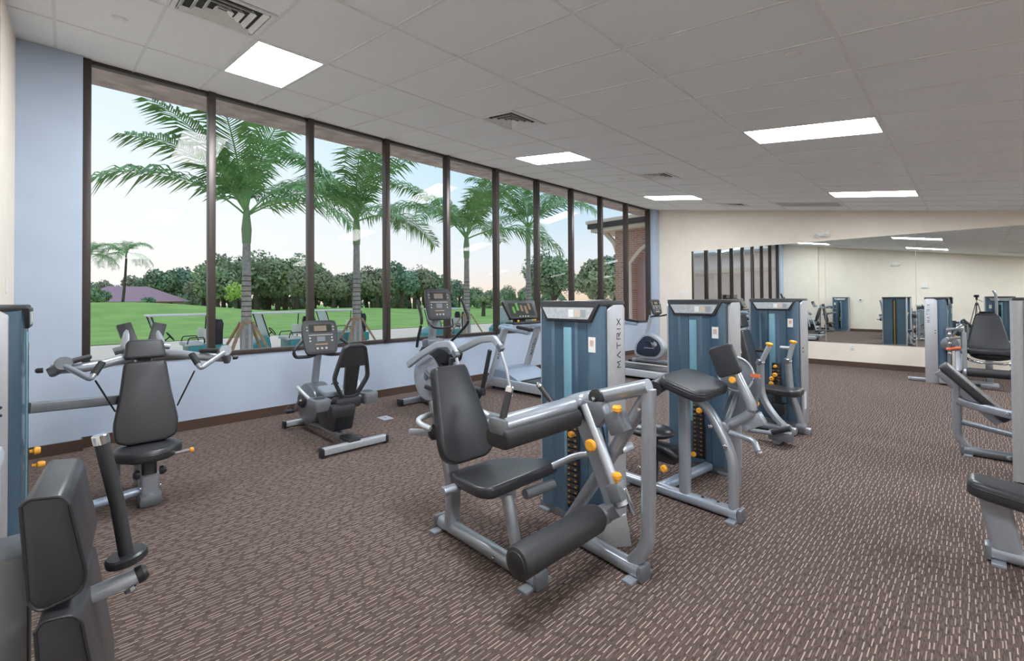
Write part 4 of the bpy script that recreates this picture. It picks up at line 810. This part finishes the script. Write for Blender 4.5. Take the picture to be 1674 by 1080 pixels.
# ------------------------------------------------------------------ recumbent bike
R5 = thing('recumbent_bike', 'recumbent exercise bike with mesh-framed seat back, near the second window', 'exercise bike', (-5.1, 2.12, 0))
yb = 2.12
def ry(x, y, Y=yb): return PY(x, y, Y)
part(R5, 'rear_bar', MB().tube([(-4.46, 1.80, .055), (-4.46, 2.46, .055)], prof=rrect(.07, .07, .01)), silverl)
part(R5, 'front_bar', MB().tube([(-5.82, 1.90, .045), (-5.82, 2.34, .045)], prof=rrect(.06, .06, .01)), silverl)
for x, y0, y1 in ((-4.46, 1.80, 2.46), (-5.82, 1.90, 2.34)):
    for y, s_ in ((y0, -1), (y1, 1)): part(R5, 'bar_cap', MB().box((x, y+s_*.012, .045), (.085, .035, .085)), black, .012)
part(R5, 'main_rail', MB().tube([(-5.82, yb, .06), (-5.2, yb, .10), (-4.46, yb, .07)], prof=rrect(.07, .08, .02)), silver)
part(R5, 'rear_cover', MB().box((-4.56, yb, .10), (.24, .13, .04)), dark, .015)
part(R5, 'drive_housing', MB().prism(outline([(-5.72, .14), (-5.35, .10), (-5.15, .22), (-5.2, .50), (-5.5, .58), (-5.75, .45)], .1), (0, yb-.11, 0), EX, EZ, .22, EY), gunmet, .03)
part(R5, 'crank', MB().lathe((-5.55, yb-.15, .36), EY, [(.07, 0), (.09, .02), (.09, .28), (.07, .30)]), dark)
for s_ in (-1, 1):
    cr = part(R5, 'crank_arm', MB().tube([(-5.55, yb+s_*.16, .36), (-5.55+s_*.1, yb+s_*.17, .36+s_*.13)], .016), chrome)
    part(R5, 'pedal', MB().box((-5.55+s_*.1, yb+s_*.23, .36+s_*.13), (.10, .10, .03)), black, .01, sub=cr); part(R5, 'pedal_strap', MB().tube([(-5.55+s_*.1, yb+s_*.18, .37+s_*.13), (-5.55+s_*.1, yb+s_*.23, .44+s_*.13), (-5.55+s_*.1, yb+s_*.28, .37+s_*.13)], prof=rrect(.03, .006, .002), fillet=.03), dark, sub=cr)
part(R5, 'mast', MB().tube([(-5.50, yb, .5), (-5.38, yb, .94)], prof=rrect(.06, .08, .02), up=EY), silver)
def console(root, c, nrm, w_, h_, up=EZ, glow=False):
    nrm = V(nrm).normalized(); S = EZ.cross(nrm).normalized(); U = nrm.cross(S); c = V(c)
    b = part(root, 'console', MB().prism(outline([(-w_*.42, -h_*.5), (w_*.42, -h_*.5), (w_*.5, h_*.1), (w_*.46, h_*.5), (-w_*.46, h_*.5), (-w_*.5, h_*.1)], .05), c - nrm*.03, S, U, .055, nrm), dark, .012)
    part(root, 'console_face', MB().prism(outline([(-w_*.36, -h_*.42), (w_*.36, -h_*.42), (w_*.42, h_*.1), (w_*.39, h_*.42), (-w_*.39, h_*.42), (-w_*.42, h_*.1)], .03), c + nrm*.026, S, U, .003, nrm), consl, sub=b)
    part(root, 'display', MB().box(c + nrm*.031 + U*(h_*.25), (w_*.34, h_*.16, .004), (S, U, nrm)), mat('amber_lcd', (.22, .17, .13), .3), sub=b)
    part(root, 'display_frame', MB().box(c + nrm*.030 + U*(h_*.25), (w_*.62, h_*.24, .003), (S, U, nrm)), screen, sub=b)
    part(root, 'key_strip', MB().box(c + nrm*.031 + U*(h_*.055), (w_*.66, h_*.02, .004), (S, U, nrm)), conbtn, sub=b)
    for sx_ in (-1, 1):
        for q in range(2):
            part(root, 'button', MB().lathe(c + nrm*.029 + S*(sx_*w_*.30) + U*(-h_*(.03+.09*q)), nrm, [(.011, 0), (.010, .006)], 10), conbtn, sub=b); part(root, 'button', MB().lathe(c + nrm*.029 + S*(sx_*w_*.36) + U*(h_*(.20+.09*q)), nrm, [(.009, 0), (.008, .006)], 10), conbtn, sub=b)
    part(root, 'keypad', MB().box(c + nrm*.030 - U*(h_*.06), (w_*.22, h_*.14, .003), (S, U, nrm)), gunmet, sub=b)
    for q in range(3): part(root, 'button', MB().lathe(c + nrm*.029 + S*(w_*.12*(q-1)) - U*(h_*.34), nrm, [(.014, 0), (.012, .007)], 10), conbtn, sub=b)
    part(root, 'logo_strip', MB().box(c + nrm*.030 - U*(h_*.22), (w_*.34, h_*.03, .003), (S, U, nrm)), mat('tan_logo', (.40, .27, .18), .5), sub=b)
    return b
console(R5, (-5.32, yb, 1.10), V((1, -.12, .35)), .40, .40)
for s_ in (-1, 1): part(R5, 'handlebar', MB().tube([(-5.36, yb, .92), (-5.30, yb+s_*.12, .89), (-5.26, yb+s_*.30, .90), (-5.23, yb+s_*.33, .98), (-5.28, yb+s_*.22, 1.08)], .019, fillet=.05), black)
part(R5, 'step_hood', MB().prism(outline([(-5.55, .50), (-5.2, .56), (-5.1, .48), (-5.3, .40), (-5.55, .40)], .05), (0, yb-.09, 0), EX, EZ, .18, EY), gunmet, .02)
part(R5, 'seat_base', MB().prism(outline([(-5.12, .14), (-4.72, .14), (-4.64, .38), (-4.60, .44), (-5.2, .46)], .05), (0, yb-.10, 0), EX, EZ, .20, EY), dark, .03)
part(R5, 'seat_tray', MB().box((-4.82, yb, .46), (.50, .28, .12)), dark, .04)
pad(R5, 'seat', outline([(-.20, -.13), (.16, -.20), (.20, -.14), (.20, .14), (.16, .20), (-.20, .13)], .06), (-4.90, yb, .52), EX, EY, EZ, .06, mat('grey_seat', (.22, .25, .30), .4), .02)
bk = V((-4.64, yb+.03, .52)); bw = V((.16, 0, .62)); hbk = .60; Nn_ = EY.cross(bw.normalized())
oc = outline([(-.08, .0), (.08, .0), (.185, .20), (.15, .37), (.11, .53), (.075, .555), (-.075, .555), (-.11, .53), (-.15, .37), (-.185, .20)], .05)
# back shell: ring plus centre spine (two openings as in the photo)
sh = part(R5, 'backrest_frame', MB().tube([bk + EY*a + bw.normalized()*b for a, b in oc] + [bk + EY*oc[0][0] + bw.normalized()*oc[0][1]], prof=rrect(.035, .055, .012), up=Nn_, caps=False), dark)
part(R5, 'backrest_top', MB().prism(outline([(-.15, .33), (.15, .33), (.11, .53), (.075, .555), (-.075, .555), (-.11, .53)], .03), bk - Nn_*.02, EY, bw, .04, Nn_), dark, .012)
sp_ = part(R5, 'backrest_spine', MB().prism(outline([(-.065, .0), (.065, .0), (.075, .36), (-.075, .36)], .02), bk - Nn_*.03, EY, bw, .05, Nn_), black, .01)
for b in (.15, .28): bolt(R5, bk - Nn_*.03 + bw.normalized()*b + EY*.02, -Nn_, .012, sub=sp_)
part(R5, 'seat_stem', MB().tube([(-4.66, yb, .42), (-4.64, yb, .60)], prof=rrect(.10, .05, .015), up=EX), silverl)
for s_ in (-1, 1):
    cu = part(R5, 'cup_holder', MB().prism(outline([(-.10, -.075), (.12, -.075), (.12, .075), (-.10, .075)], .04), (-4.76, yb+s_*.27, .42), EX, EY, EZ, .10) if False else MB().prism(outline([(-.12, -.085), (.12, -.085), (.12, .085), (-.12, .085)], .05), (-4.70, yb+s_*.26, .41), EX, EY, .12, EZ), gunmet, .02)
    part(R5, 'cup_well', MB().lathe((-4.70, yb+s_*.26, .526), EZ, [(.055, 0), (.06, .006)], 20), black, sub=cu)
    part(R5, 'side_handle', MB().tube([(-4.9, yb+s_*.26, .47), (-5.0, yb+s_*.32, .56), (-5.1, yb+s_*.33, .60)], .018, fillet=.05), silverl)
part(R5, 'rear_bin', MB().box((-4.58, yb-.08, .40), (.14, .26, .13)), dark, .045)
part(R5, 'seat_link', MB().tube([(-4.70, yb-.2, .48), (-4.70, yb+.2, .48)], .022), chrome)
# ------------------------------------------------------------------ elliptical
R6 = thing('elliptical_trainer', 'silver and black elliptical trainer with swinging arms, in front of the fourth window', 'elliptical', (-5.1, 3.9, 0))
ye = 3.85
part(R6, 'base_rail', MB().tube([(-5.9, ye, .05), (-4.1, ye, .05)], prof=rrect(.10, .09, .02)), silver)
part(R6, 'front_foot', MB().tube([(-5.82, 3.47, .05), (-5.82, 4.25, .05)], prof=rrect(.09, .08, .015)), silver); part(R6, 'rear_foot', MB().tube([(-4.1, 3.55, .05), (-4.1, 4.15, .05)], prof=rrect(.09, .08, .015)), silver)
for y in (3.46, 4.26): part(R6, 'foot_cap', MB().box((-5.82, y, .05), (.11, .05, .10)), black, .012)
hs = part(R6, 'flywheel_housing', MB().lathe((-5.50, ye-.14, .42), EY, [(.30, 0), (.36, .02), (.38, .05), (.38, .23), (.36, .26), (.30, .28)], 36), black)
for s_ in (-1, 1):
    part(R6, 'wheel_cover', MB().lathe((-5.50, ye+s_*.14, .42), EY*s_, [(.33, -.005), (.33, .012), (.30, .022)], 36), silverl, sub=hs); part(R6, 'hub_cap', MB().lathe((-5.50, ye+s_*.16, .43), EY*s_, [(.055, 0), (.055, .008), (.03, .012)], 20), gunmet, sub=hs)
part(R6, 'front_shroud', MB().tube([V((-5.50, ye, .42)) + V((math.cos(t), 0, math.sin(t)))*.42 for t in [math.radians(95+i*9) for i in range(17)]], prof=rrect(.20, .05, .02), up=EY), dark)
part(R6, 'mast', MB().tube([(-5.62, ye, .80), (-5.52, ye, 1.30)], prof=rrect(.08, .11, .03), up=EY), silver)
part(R6, 'mast_hub', MB().box((-5.55, ye, .90), (.16, .30, .12)), gunmet, .03)
console(R6, (-5.42, ye, 1.46), V((1, -.25, .3)), .40, .46)
for s_ in (-1, 1):
    pts = [(-5.58, ye+s_*.26, .86), (-5.50, ye+s_*.29, 1.0), (-5.42, ye+s_*.27, 1.25), (-5.52, ye+s_*.29, 1.52)] if s_ < 0 else [(-5.58, ye+.30, .86), (-5.30, ye+.34, 1.08), (-5.15, ye+.36, 1.22), (-5.30, ye+.32, 1.54)]
    part(R6, 'swing_handle', MB().tube(pts, .021, fillet=.1), black)
    if s_ < 0: ya = 3.58; ap = [(668, 596), (688, 580), (716, 563), (736, 562), (745, 578)]; dl = [(738, 585), (733, 640), (728, 655)]; sl = [(744, 575), (752, 612), (755, 640)]
    else: ya = 4.13; ap = [(738, 580), (752, 572), (786, 555), (808, 553), (818, 568)]; dl = [(801, 572), (788, 640), (776, 658)]; sl = [(816, 566), (828, 604), (836, 648)]
    ua = part(R6, 'upper_arm', MB().tube([PY(x, y, ya) for x, y in ap], prof=rrect(.095, .06, .018), up=EY, fillet=.05), silverl)
    part(R6, 'arm_link', MB().box(PY(*ap[-1], ya), (.10, .075, .07), (V((.7, 0, -.7)), EY, V((.7, 0, .7)))), gunmet, .012, sub=ua)
    part(R6, 'drop_link', MB().tube([PY(x, y, ya) for x, y in dl], prof=rrect(.06, .04, .012), up=EY, fillet=.05), dark)
    part(R6, 'side_link', MB().tube([PY(x, y, ya+.01) for x, y in sl], .022), silverl)
    pd = part(R6, 'pedal_arm', MB().tube([(-5.45, ye+s_*.20, .30), (-4.70, ye+s_*.24, .24)], prof=rrect(.05, .05, .012)), dark); part(R6, 'foot_pedal', MB().box((-4.92, ye+s_*.24, .28), (.36, .15, .05)), black, .02, sub=pd)
    part(R6, 'crank_arm', MB().tube([(-5.50, ye+s_*.17, .50), (-5.50-s_*.16, ye+s_*.19, .44)], .026), gunmet)
part(R6, 'fixed_handlebar', MB().tube([(-5.40, ye-.20, 1.24), (-5.30, ye-.18, 1.14), (-5.34, ye, 1.12), (-5.30, ye+.18, 1.14), (-5.40, ye+.24, 1.24)], .018, fillet=.06), black)
part(R6, 'console_neck', MB().tube([(-5.46, ye, 1.22), (-5.36, ye, 1.32)], .025), silverl); part(R6, 'mid_shroud', MB().prism(outline([(-5.5, .60), (-5.05, .66), (-5.0, .80), (-5.2, .86), (-5.5, .80)], .05), (0, ye-.13, 0), EX, EZ, .26, EY), black, .03)
# ------------------------------------------------------------------ treadmills
def treadmill(y0, label):
    r = thing('treadmill', label, 'treadmill', (-4.9, y0+.42, 0), 'treadmills'); y1 = y0+.84; ym = (y0+y1)/2
    for s_, y in ((-1, y0), (1, y1)):
        part(r, 'side_rail', MB().prism(outline([(-5.92, .05), (-3.85, .05), (-3.82, .16), (-5.6, .20), (-5.92, .22)], .04), (0, y-.06 if s_ > 0 else y-.02, 0), EX, EZ, .08, EY), silverl, .012)
    part(r, 'deck', MB().bb((-5.5, y0+.04, .10), (-3.86, y1-.04, .17)), gunmet, .01); part(r, 'belt', MB().bb((-5.45, y0+.13, .168), (-3.88, y1-.13, .182)), black, .004)
    part(r, 'deck_stripe', MB().bb((-5.4, y1-.12, .172), (-3.9, y1-.10, .178)), mat('yellow_stripe', (.62, .45, .18), .6))
    part(r, 'motor_hood', MB().prism(outline([(-5.95, .10), (-5.25, .16), (-5.20, .20), (-5.55, .33), (-5.90, .34)], .04), (0, y0+.02, 0), EX, EZ, .80, EY), bluesheen, .03)
    for s_, y in ((-1, y0+.01), (1, y1-.01)):
        up = part(r, 'upright', MB().tube([(-5.86, y, .12), (-5.50, y, 1.04)], prof=rrect(.05, .15, .02), up=EY), silverl)
        lettering(r, V((-5.70+.025, y+.03, .52)), V((.36, 0, .92)), .06, .062, V((.93, 0, -.36)), sub=up)
        part(r, 'handrail', MB().tube([(-5.62, y, 1.06), (-5.30, y, 1.03), (-4.95, y, .99)], prof=rrect(.08, .07, .03)), bluesheen); part(r, 'rail_grip', MB().tube([(-5.2, y, 1.075), (-4.90, y, 1.04)], prof=rrect(.07, .05, .02)), black)
    part(r, 'dash', MB().bb((-5.62, y0, 1.03), (-5.38, y1, 1.11)), bluesheen, .03); part(r, 'cup_tray', MB().bb((-5.56, y0+.08, 1.10), (-5.36, y1-.08, 1.14)), black, .015)
    n_ = V((1, -.12, .55)).normalized(); S = EZ.cross(n_).normalized(); U = n_.cross(S); c = V((-5.52, ym, 1.34))
    b = part(r, 'console', MB().prism(outline([(-.30, -.17), (.30, -.17), (.36, .18), (-.36, .18)], .04), c - n_*.04, S, U, .06, n_), dark, .012)
    part(r, 'screen', MB().box(c + n_*.022, (.52, .24, .004), (S, U, n_)), screen, sub=b)
    for q in range(5): part(r, 'screen_bar', MB().box(c + n_*.025 + S*(-.18+.09*q) + U*(.03*((q*2) % 3)-.01), (.05, .12+.03*(q % 2), .003), (S, U, n_)), glowg if q < 2 else glowo, sub=b)
    for q in range(4): part(r, 'button', MB().lathe(c + n_*.022 + S*(-.09+.06*q) - U*.135, n_, [(.013, 0), (.012, .006)], 10), conbtn, sub=b)
    for q in range(2): part(r, 'speed_lever', MB().lathe((-5.40, ym-.2+.42*q, 1.13), V((.3, 0, 1)), [(.012, 0), (.02, .03), (.016, .045)], 10), orange)
    for x in (-5.8, -3.95):
        for y in (y0+.02, y1-.02): part(r, 'levelling_foot', MB().cyl((x, y, 0), (x, y, .06), .025, 12), black)
    part(r, 'console_neck', MB().bb((-5.62, ym-.12, 1.06), (-5.52, ym+.12, 1.25)), black, .02)
    return r
treadmill(5.24, 'silver treadmill with painted blue sheen and lit console, right behind the elliptical trainer')
treadmill(7.72, 'treadmill whose deck shows between the first two blue weight towers')
# ------------------------------------------------------------------ upright bike
R7 = thing('upright_bike', 'small upright exercise bike with tilted console, in the far window corner', 'exercise bike', (-5.3, 9.9, 0))
yu = 9.9
part(R7, 'base_rail', MB().tube([(-5.85, yu, .05), (-4.7, yu, .05)], prof=rrect(.09, .08, .02)), silver)
for x in (-5.75, -4.75): part(R7, 'foot_bar', MB().tube([(x, yu-.28, .045), (x, yu+.28, .045)], prof=rrect(.07, .07, .02)), silver); [part(R7, 'foot_cap', MB().box((x, yu+s_*.30, .045), (.085, .05, .085)), black, .012) for s_ in (-1, 1)]
ob = outline([(-5.78, .16), (-5.50, .10), (-5.12, .12), (-4.98, .34), (-5.08, .56), (-5.35, .70), (-5.52, .68), (-5.74, .45)], .12)
h7 = part(R7, 'housing', MB().prism(ob, (0, yu-.10, 0), EX, EZ, .20, EY), silverl, .02)
oi = [(-5.38+(a+5.38)*.82, .40+(b-.40)*.82) for a, b in ob]
for s_ in (-1, 1): part(R7, 'side_cover', MB().prism(oi, (0, yu+s_*.10, 0), EX, EZ, .015*s_, EY), mat('navy_cover', (.03, .04, .07), .35), .004, sub=h7)
part(R7, 'name_strip', MB().box((-5.36, yu-.117, .36), (.26, .003, .018)), silverl, sub=h7)
for s_ in (-1, 1):
    cr = part(R7, 'crank_arm', MB().tube([(-5.2, yu+s_*.13, .42), (-5.2+s_*.13, yu+s_*.15, .42-s_*.10)], .018), chrome); part(R7, 'pedal', MB().box((-5.2+s_*.13, yu+s_*.20, .42-s_*.10), (.11, .09, .03)), black, .01, sub=cr)
part(R7, 'crank_disc', MB().lathe((-5.22, yu-.12, .45), -EY, [(.07, 0), (.07, .012), (.04, .02)]), chrome)
part(R7, 'mast', MB().tube([(-5.50, yu, .62), (-5.36, yu, 1.12)], prof=rrect(.08, .07, .02), up=EY), silverl)
console(R7, (-5.24, yu, 1.32), V((1, -.35, .35)), .30, .36)
part(R7, 'handlebar', MB().tube([(-5.0, yu-.26, 1.16), (-5.25, yu-.25, 1.10), (-5.34, yu, 1.10), (-5.25, yu+.25, 1.10), (-5.0, yu+.26, 1.16)], .018, fillet=.08), black)
part(R7, 'seat_post', MB().tube([(-4.90, yu, .1), (-4.78, yu, .85)], .03), chrome); part(R7, 'saddle', MB().ell((-4.76, yu, .90), (.15, .12, .05), 18, 8), black)
# ------------------------------------------------------------------ machine by the mirror (tower turned to the right)
R8 = thing('leg_curl_machine', 'leg curl machine with black seat and roller, against the mirrored wall at right', 'gym machine', (-.1, 11.2, 0), 'weight stack machines')
tower(R8, (-.45, 11.2, 0), EY, EX, .60, .17, letter=(-1,), bulge=.12)
part(R8, 'floor_foot', MB().box((-.72, 11.1, .03), (.30, .10, .05)), silver, .01)
def r8(x, y, Y=11.2): return PY(x, y, Y)
bq0, bq1 = V((.17, 11.42, .60)), V((.17, 11.56, 1.18)); Wq = bq1-bq0; Nq = Wq.normalized().cross(EX); Nq = Nq if Nq.y < 0 else -Nq; hq = Wq.length
pad(R8, 'backrest', outline([(-.25, 0), (.25, 0), (.26, .08), (.15, hq), (-.15, hq), (-.26, .08)], .05), bq0, EX, Wq, Nq, .07)
part(R8, 'back_handle', MB().tube([bq1+EX*-.1+EZ*.02, bq1+EX*.1+EZ*.02], .022), black)
pad(R8, 'seat', outline([(-.30, -.22), (.30, -.22), (.30, .2), (-.30, .2)], .06), (.20, 11.2, .545), EX, EY, EZ, .085, bev=.025)
part(R8, 'seat_pan', MB().ell((.20, 11.2, .52), (.27, .2, .09), 20, 8), black)
part(R8, 'seat_post', MB().tube([(.17, 11.15, .03), (.17, 11.15, .5)], prof=rrect(.10, .09, .02)), silver); part(R8, 'post_foot', MB().box((.17, 11.08, .03), (.22, .24, .06)), silver, .015)
part(R8, 'seat_hoop', MB().tube([(-.16, 11.2, .56), (-.1, 11.0, .46), (.02, 10.9, .42), (.38, 10.9, .42), (.48, 11.0, .46), (.54, 11.2, .58)], .02, fillet=.09), chrome)
rl = part(R8, 'roller_pad', MB().lathe((-.10, 10.72, .27), EX, [(.05, 0), (.068, .01), (.072, .03), (.072, .60), (.06, .63)], 24), foam); part(R8, 'roller_hub', MB().lathe((-.13, 10.72, .27), EX, [(.04, 0), (.05, .03)], 16), silverl, sub=rl)
part(R8, 'roller_arm', MB().tube([(-.20, 10.72, .27), (-.20, 10.85, .6), (-.20, 11.1, .80)], prof=SQ, fillet=.1), silver)
part(R8, 'cam_wheel', MB().lathe((-.30, 10.95, .70), -EY, [(.10, 0), (.12, .01), (.12, .03), (.10, .04)], 24), gunmet)
part(R8, 'front_column', MB().tube([(-.12, 10.8, .05), (-.12, 10.8, .92)], prof=SQ), silver); part(R8, 'lower_box', MB().box((-.34, 10.82, .16), (.20, .12, .26)), panel, .02)
for z, mt_ in ((.62, red), (.95, gunmet), (.80, chrome)): part(R8, 'linkage', MB().tube([(-.34, 10.82, z), (-.16, 10.84, z+.03)], .026), mt_)
for z in (.55, .72, .88): bolt(R8, (-.30, 10.80, z), -EY, .025)
part(R8, 'handle_lever', MB().tube([(-.26, 10.86, .85), (-.20, 10.84, 1.0), (-.14, 10.84, 1.04)], .018, fillet=.04), chrome)
part(R8, 'linkage', MB().tube([(-.30, 10.84, .30), (-.30, 10.84, 1.0)], .03), gunmet); part(R8, 'base_rail', MB().tube([(-.3, 11.08, .045), (.2, 11.08, .045)], prof=OV), silver)
# ------------------------------------------------------------------ incline machine at right edge
R9 = thing('incline_press_machine', 'incline bench machine with long sloping pad and tall silver tower at the right edge', 'gym machine', (.2, 6.1, 0), 'weight stack machines')
tower(R9, (.52, 5.84, 0), -EX, EY, .60, .27, letter=(), slot=False)
part(R9, 'tower_back', MB().prism(outline([(.225, 5.53), (.815, 5.53), (.815, 5.58), (.225, 5.58)], .02), (0, 0, .02), EX, EY, 1.47, EZ), gunmet, .008)
part(R9, 'corner_column', MB().tube([(.245, 5.55, .02), (.245, 5.55, 1.49)], prof=rrect(.075, .075, .03)), panel)
yi = 6.22
def ri(x, y): return PY(x, y, yi)
i0, i1 = ri(1542, 594), ri(1650, 684); Wi = i1-i0; Ni = Wi.normalized().cross(EY); Ni = Ni if Ni.z > 0 else -Ni
pad(R9, 'incline_pad', outline([(0, -.11), (Wi.length, -.13), (Wi.length, .13), (0, .11)], .04), i0 - Ni*.05, Wi, EY, Ni, .075, bev=.02)
part(R9, 'pad_rail', MB().tube([i0 - Ni*.085 + Wi*.05, i1 - Ni*.085], prof=rrect(.07, .05, .015), up=EY), silver)
ci = [ri(1564, 612), ri(1565, 712), ri(1582, 738)]
part(R9, 'front_column', MB().tube([V((ci[0].x, yi, ci[0].z)), V((ci[1].x, yi, ci[1].z)), V((ci[2].x, yi, .06))], prof=rrect(.07, .06, .025), up=EY, fillet=.12), silver)
part(R9, 'base_rail', MB().tube([(ri(1576, 742).x, yi, .045), (.30, yi, .045)], prof=OV), gunmet); foot(R9, (ri(1576, 742).x, yi, .045), -EX)
zm, zl = ri(1600, 662).z, ri(1600, 693).z
part(R9, 'upper_rail', MB().tube([(ri(1566, 655).x, yi-.02, zm+.03), (ri(1585, 662).x, yi-.03, zm), (.30, yi-.30, zm-.02)], prof=rrect(.05, .075, .02), fillet=.05), silver)
part(R9, 'lower_rail', MB().tube([(ri(1573, 691).x, yi, zl), (.30, yi-.25, zl-.02)], prof=rrect(.05, .05, .02)), gunmet)
bolt(R9, (.2, yi-.28, zm), -EY, .016); bolt(R9, (.2, yi-.28, .1), -EY, .016)
part(R9, 'press_arm', MB().tube([(.44, 6.2, 1.35), (.43, 6.2, 1.58), (.38, 6.2, 1.68)], .03, fillet=.08), silver); part(R9, 'arm_support', MB().tube([(.44, 6.2, .05), (.44, 6.2, 1.36)], prof=SQ), silver)
part(R9, 'tower_link', MB().tube([(.44, 6.2, .08), (.44, 5.9, .08)], prof=SQ), gunmet)
# ------------------------------------------------------------------ bench seat at the right bottom edge
R10 = thing('bench_machine', 'black contoured bench seat on a grey post, cropped at the bottom right edge', 'gym bench', (.3, 3.85, 0))
yk = 3.85
def rk(x, y): return PY(x, y, yk)
s0 = rk(1578, 800); s1 = rk(1674, 822)
bo = outline([(0, -.075), (.05, -.115), (.22, -.135), (.55, -.15), (.60, -.12), (.60, .12), (.55, .15), (.22, .135), (.05, .115), (0, .075)], .04)
Ub = V((1, 0, -.13)).normalized(); pad(R10, 'seat', bo, V((s0.x, yk, s0.z+.0)), Ub, EY, V((.13, 0, 1)), .095, bev=.032, piping=True)
pb, pt_ = rk(1648, 908), rk(1630, 838)
part(R10, 'seat_post', MB().tube([V((pb.x, yk, .05)), V((pt_.x-.01, yk, pt_.z+.075))], prof=rrect(.13, .07, .025), up=EY), silver)
part(R10, 'base_rail', MB().tube([V((rk(1620, 912).x, yk, .05)), V((.62, yk, .05))], prof=OV), silver); foot(R10, (rk(1620, 912).x, yk, .05), -EX)
part(R10, 'rear_post', MB().tube([(.50, yk, .05), (.42, yk, .44)], prof=SQ, up=EY), silver)
# ------------------------------------------------------------------ photographer's tripod (seen in the mirror)
R11 = thing('camera_tripod', 'camera on a black tripod, reflected at the right of the mirror', 'tripod', (.06, -.06, 0))
bx = CAM - FW*.11
part(R11, 'camera_body', MB().box(bx, (.14, .06, .10), (RT, FW, UP)), black, .012); part(R11, 'camera_lens', MB().lathe(CAM - FW*.085, FW, [(.032, 0), (.036, .01), (.038, .055)], 20), black)
part(R11, 'tripod_head', MB().lathe(V((bx.x, bx.y, CAMH-.15)), EZ, [(.02, 0), (.035, .03), (.03, .08), (.04, .10)], 14), black); part(R11, 'pan_handle', MB().tube([V((bx.x, bx.y, CAMH-.11)), V((bx.x+.16, bx.y+.02, CAMH-.22))], .009), black)
part(R11, 'centre_column', MB().cyl((bx.x, bx.y, .75), (bx.x, bx.y, CAMH-.14), .014), gunmet); part(R11, 'tripod_hub', MB().lathe((bx.x, bx.y, 1.18), EZ, [(.03, 0), (.045, .02), (.045, .08), (.03, .10)], 12), black)
for a in (-.35, 1.9, 3.6): part(R11, 'tripod_leg', MB().tube([(bx.x+.04*math.cos(a), bx.y+.02*math.sin(a), 1.22), (bx.x+.30*math.cos(a), bx.y+.2*math.sin(a), .012)], .013), black)
# floor box cover
r = thing('floor_box_cover', 'small metal floor outlet cover set in the carpet beside the recumbent bike', 'floor outlet', PZ(630, 683, 0))
c = PZ(630, 683, .003); part(r, 'cover', MB().box(c, (.20, .14, .006)), panel, .002); part(r, 'latch', MB().box(c+EZ*.004, (.05, .02, .003)), gunmet)
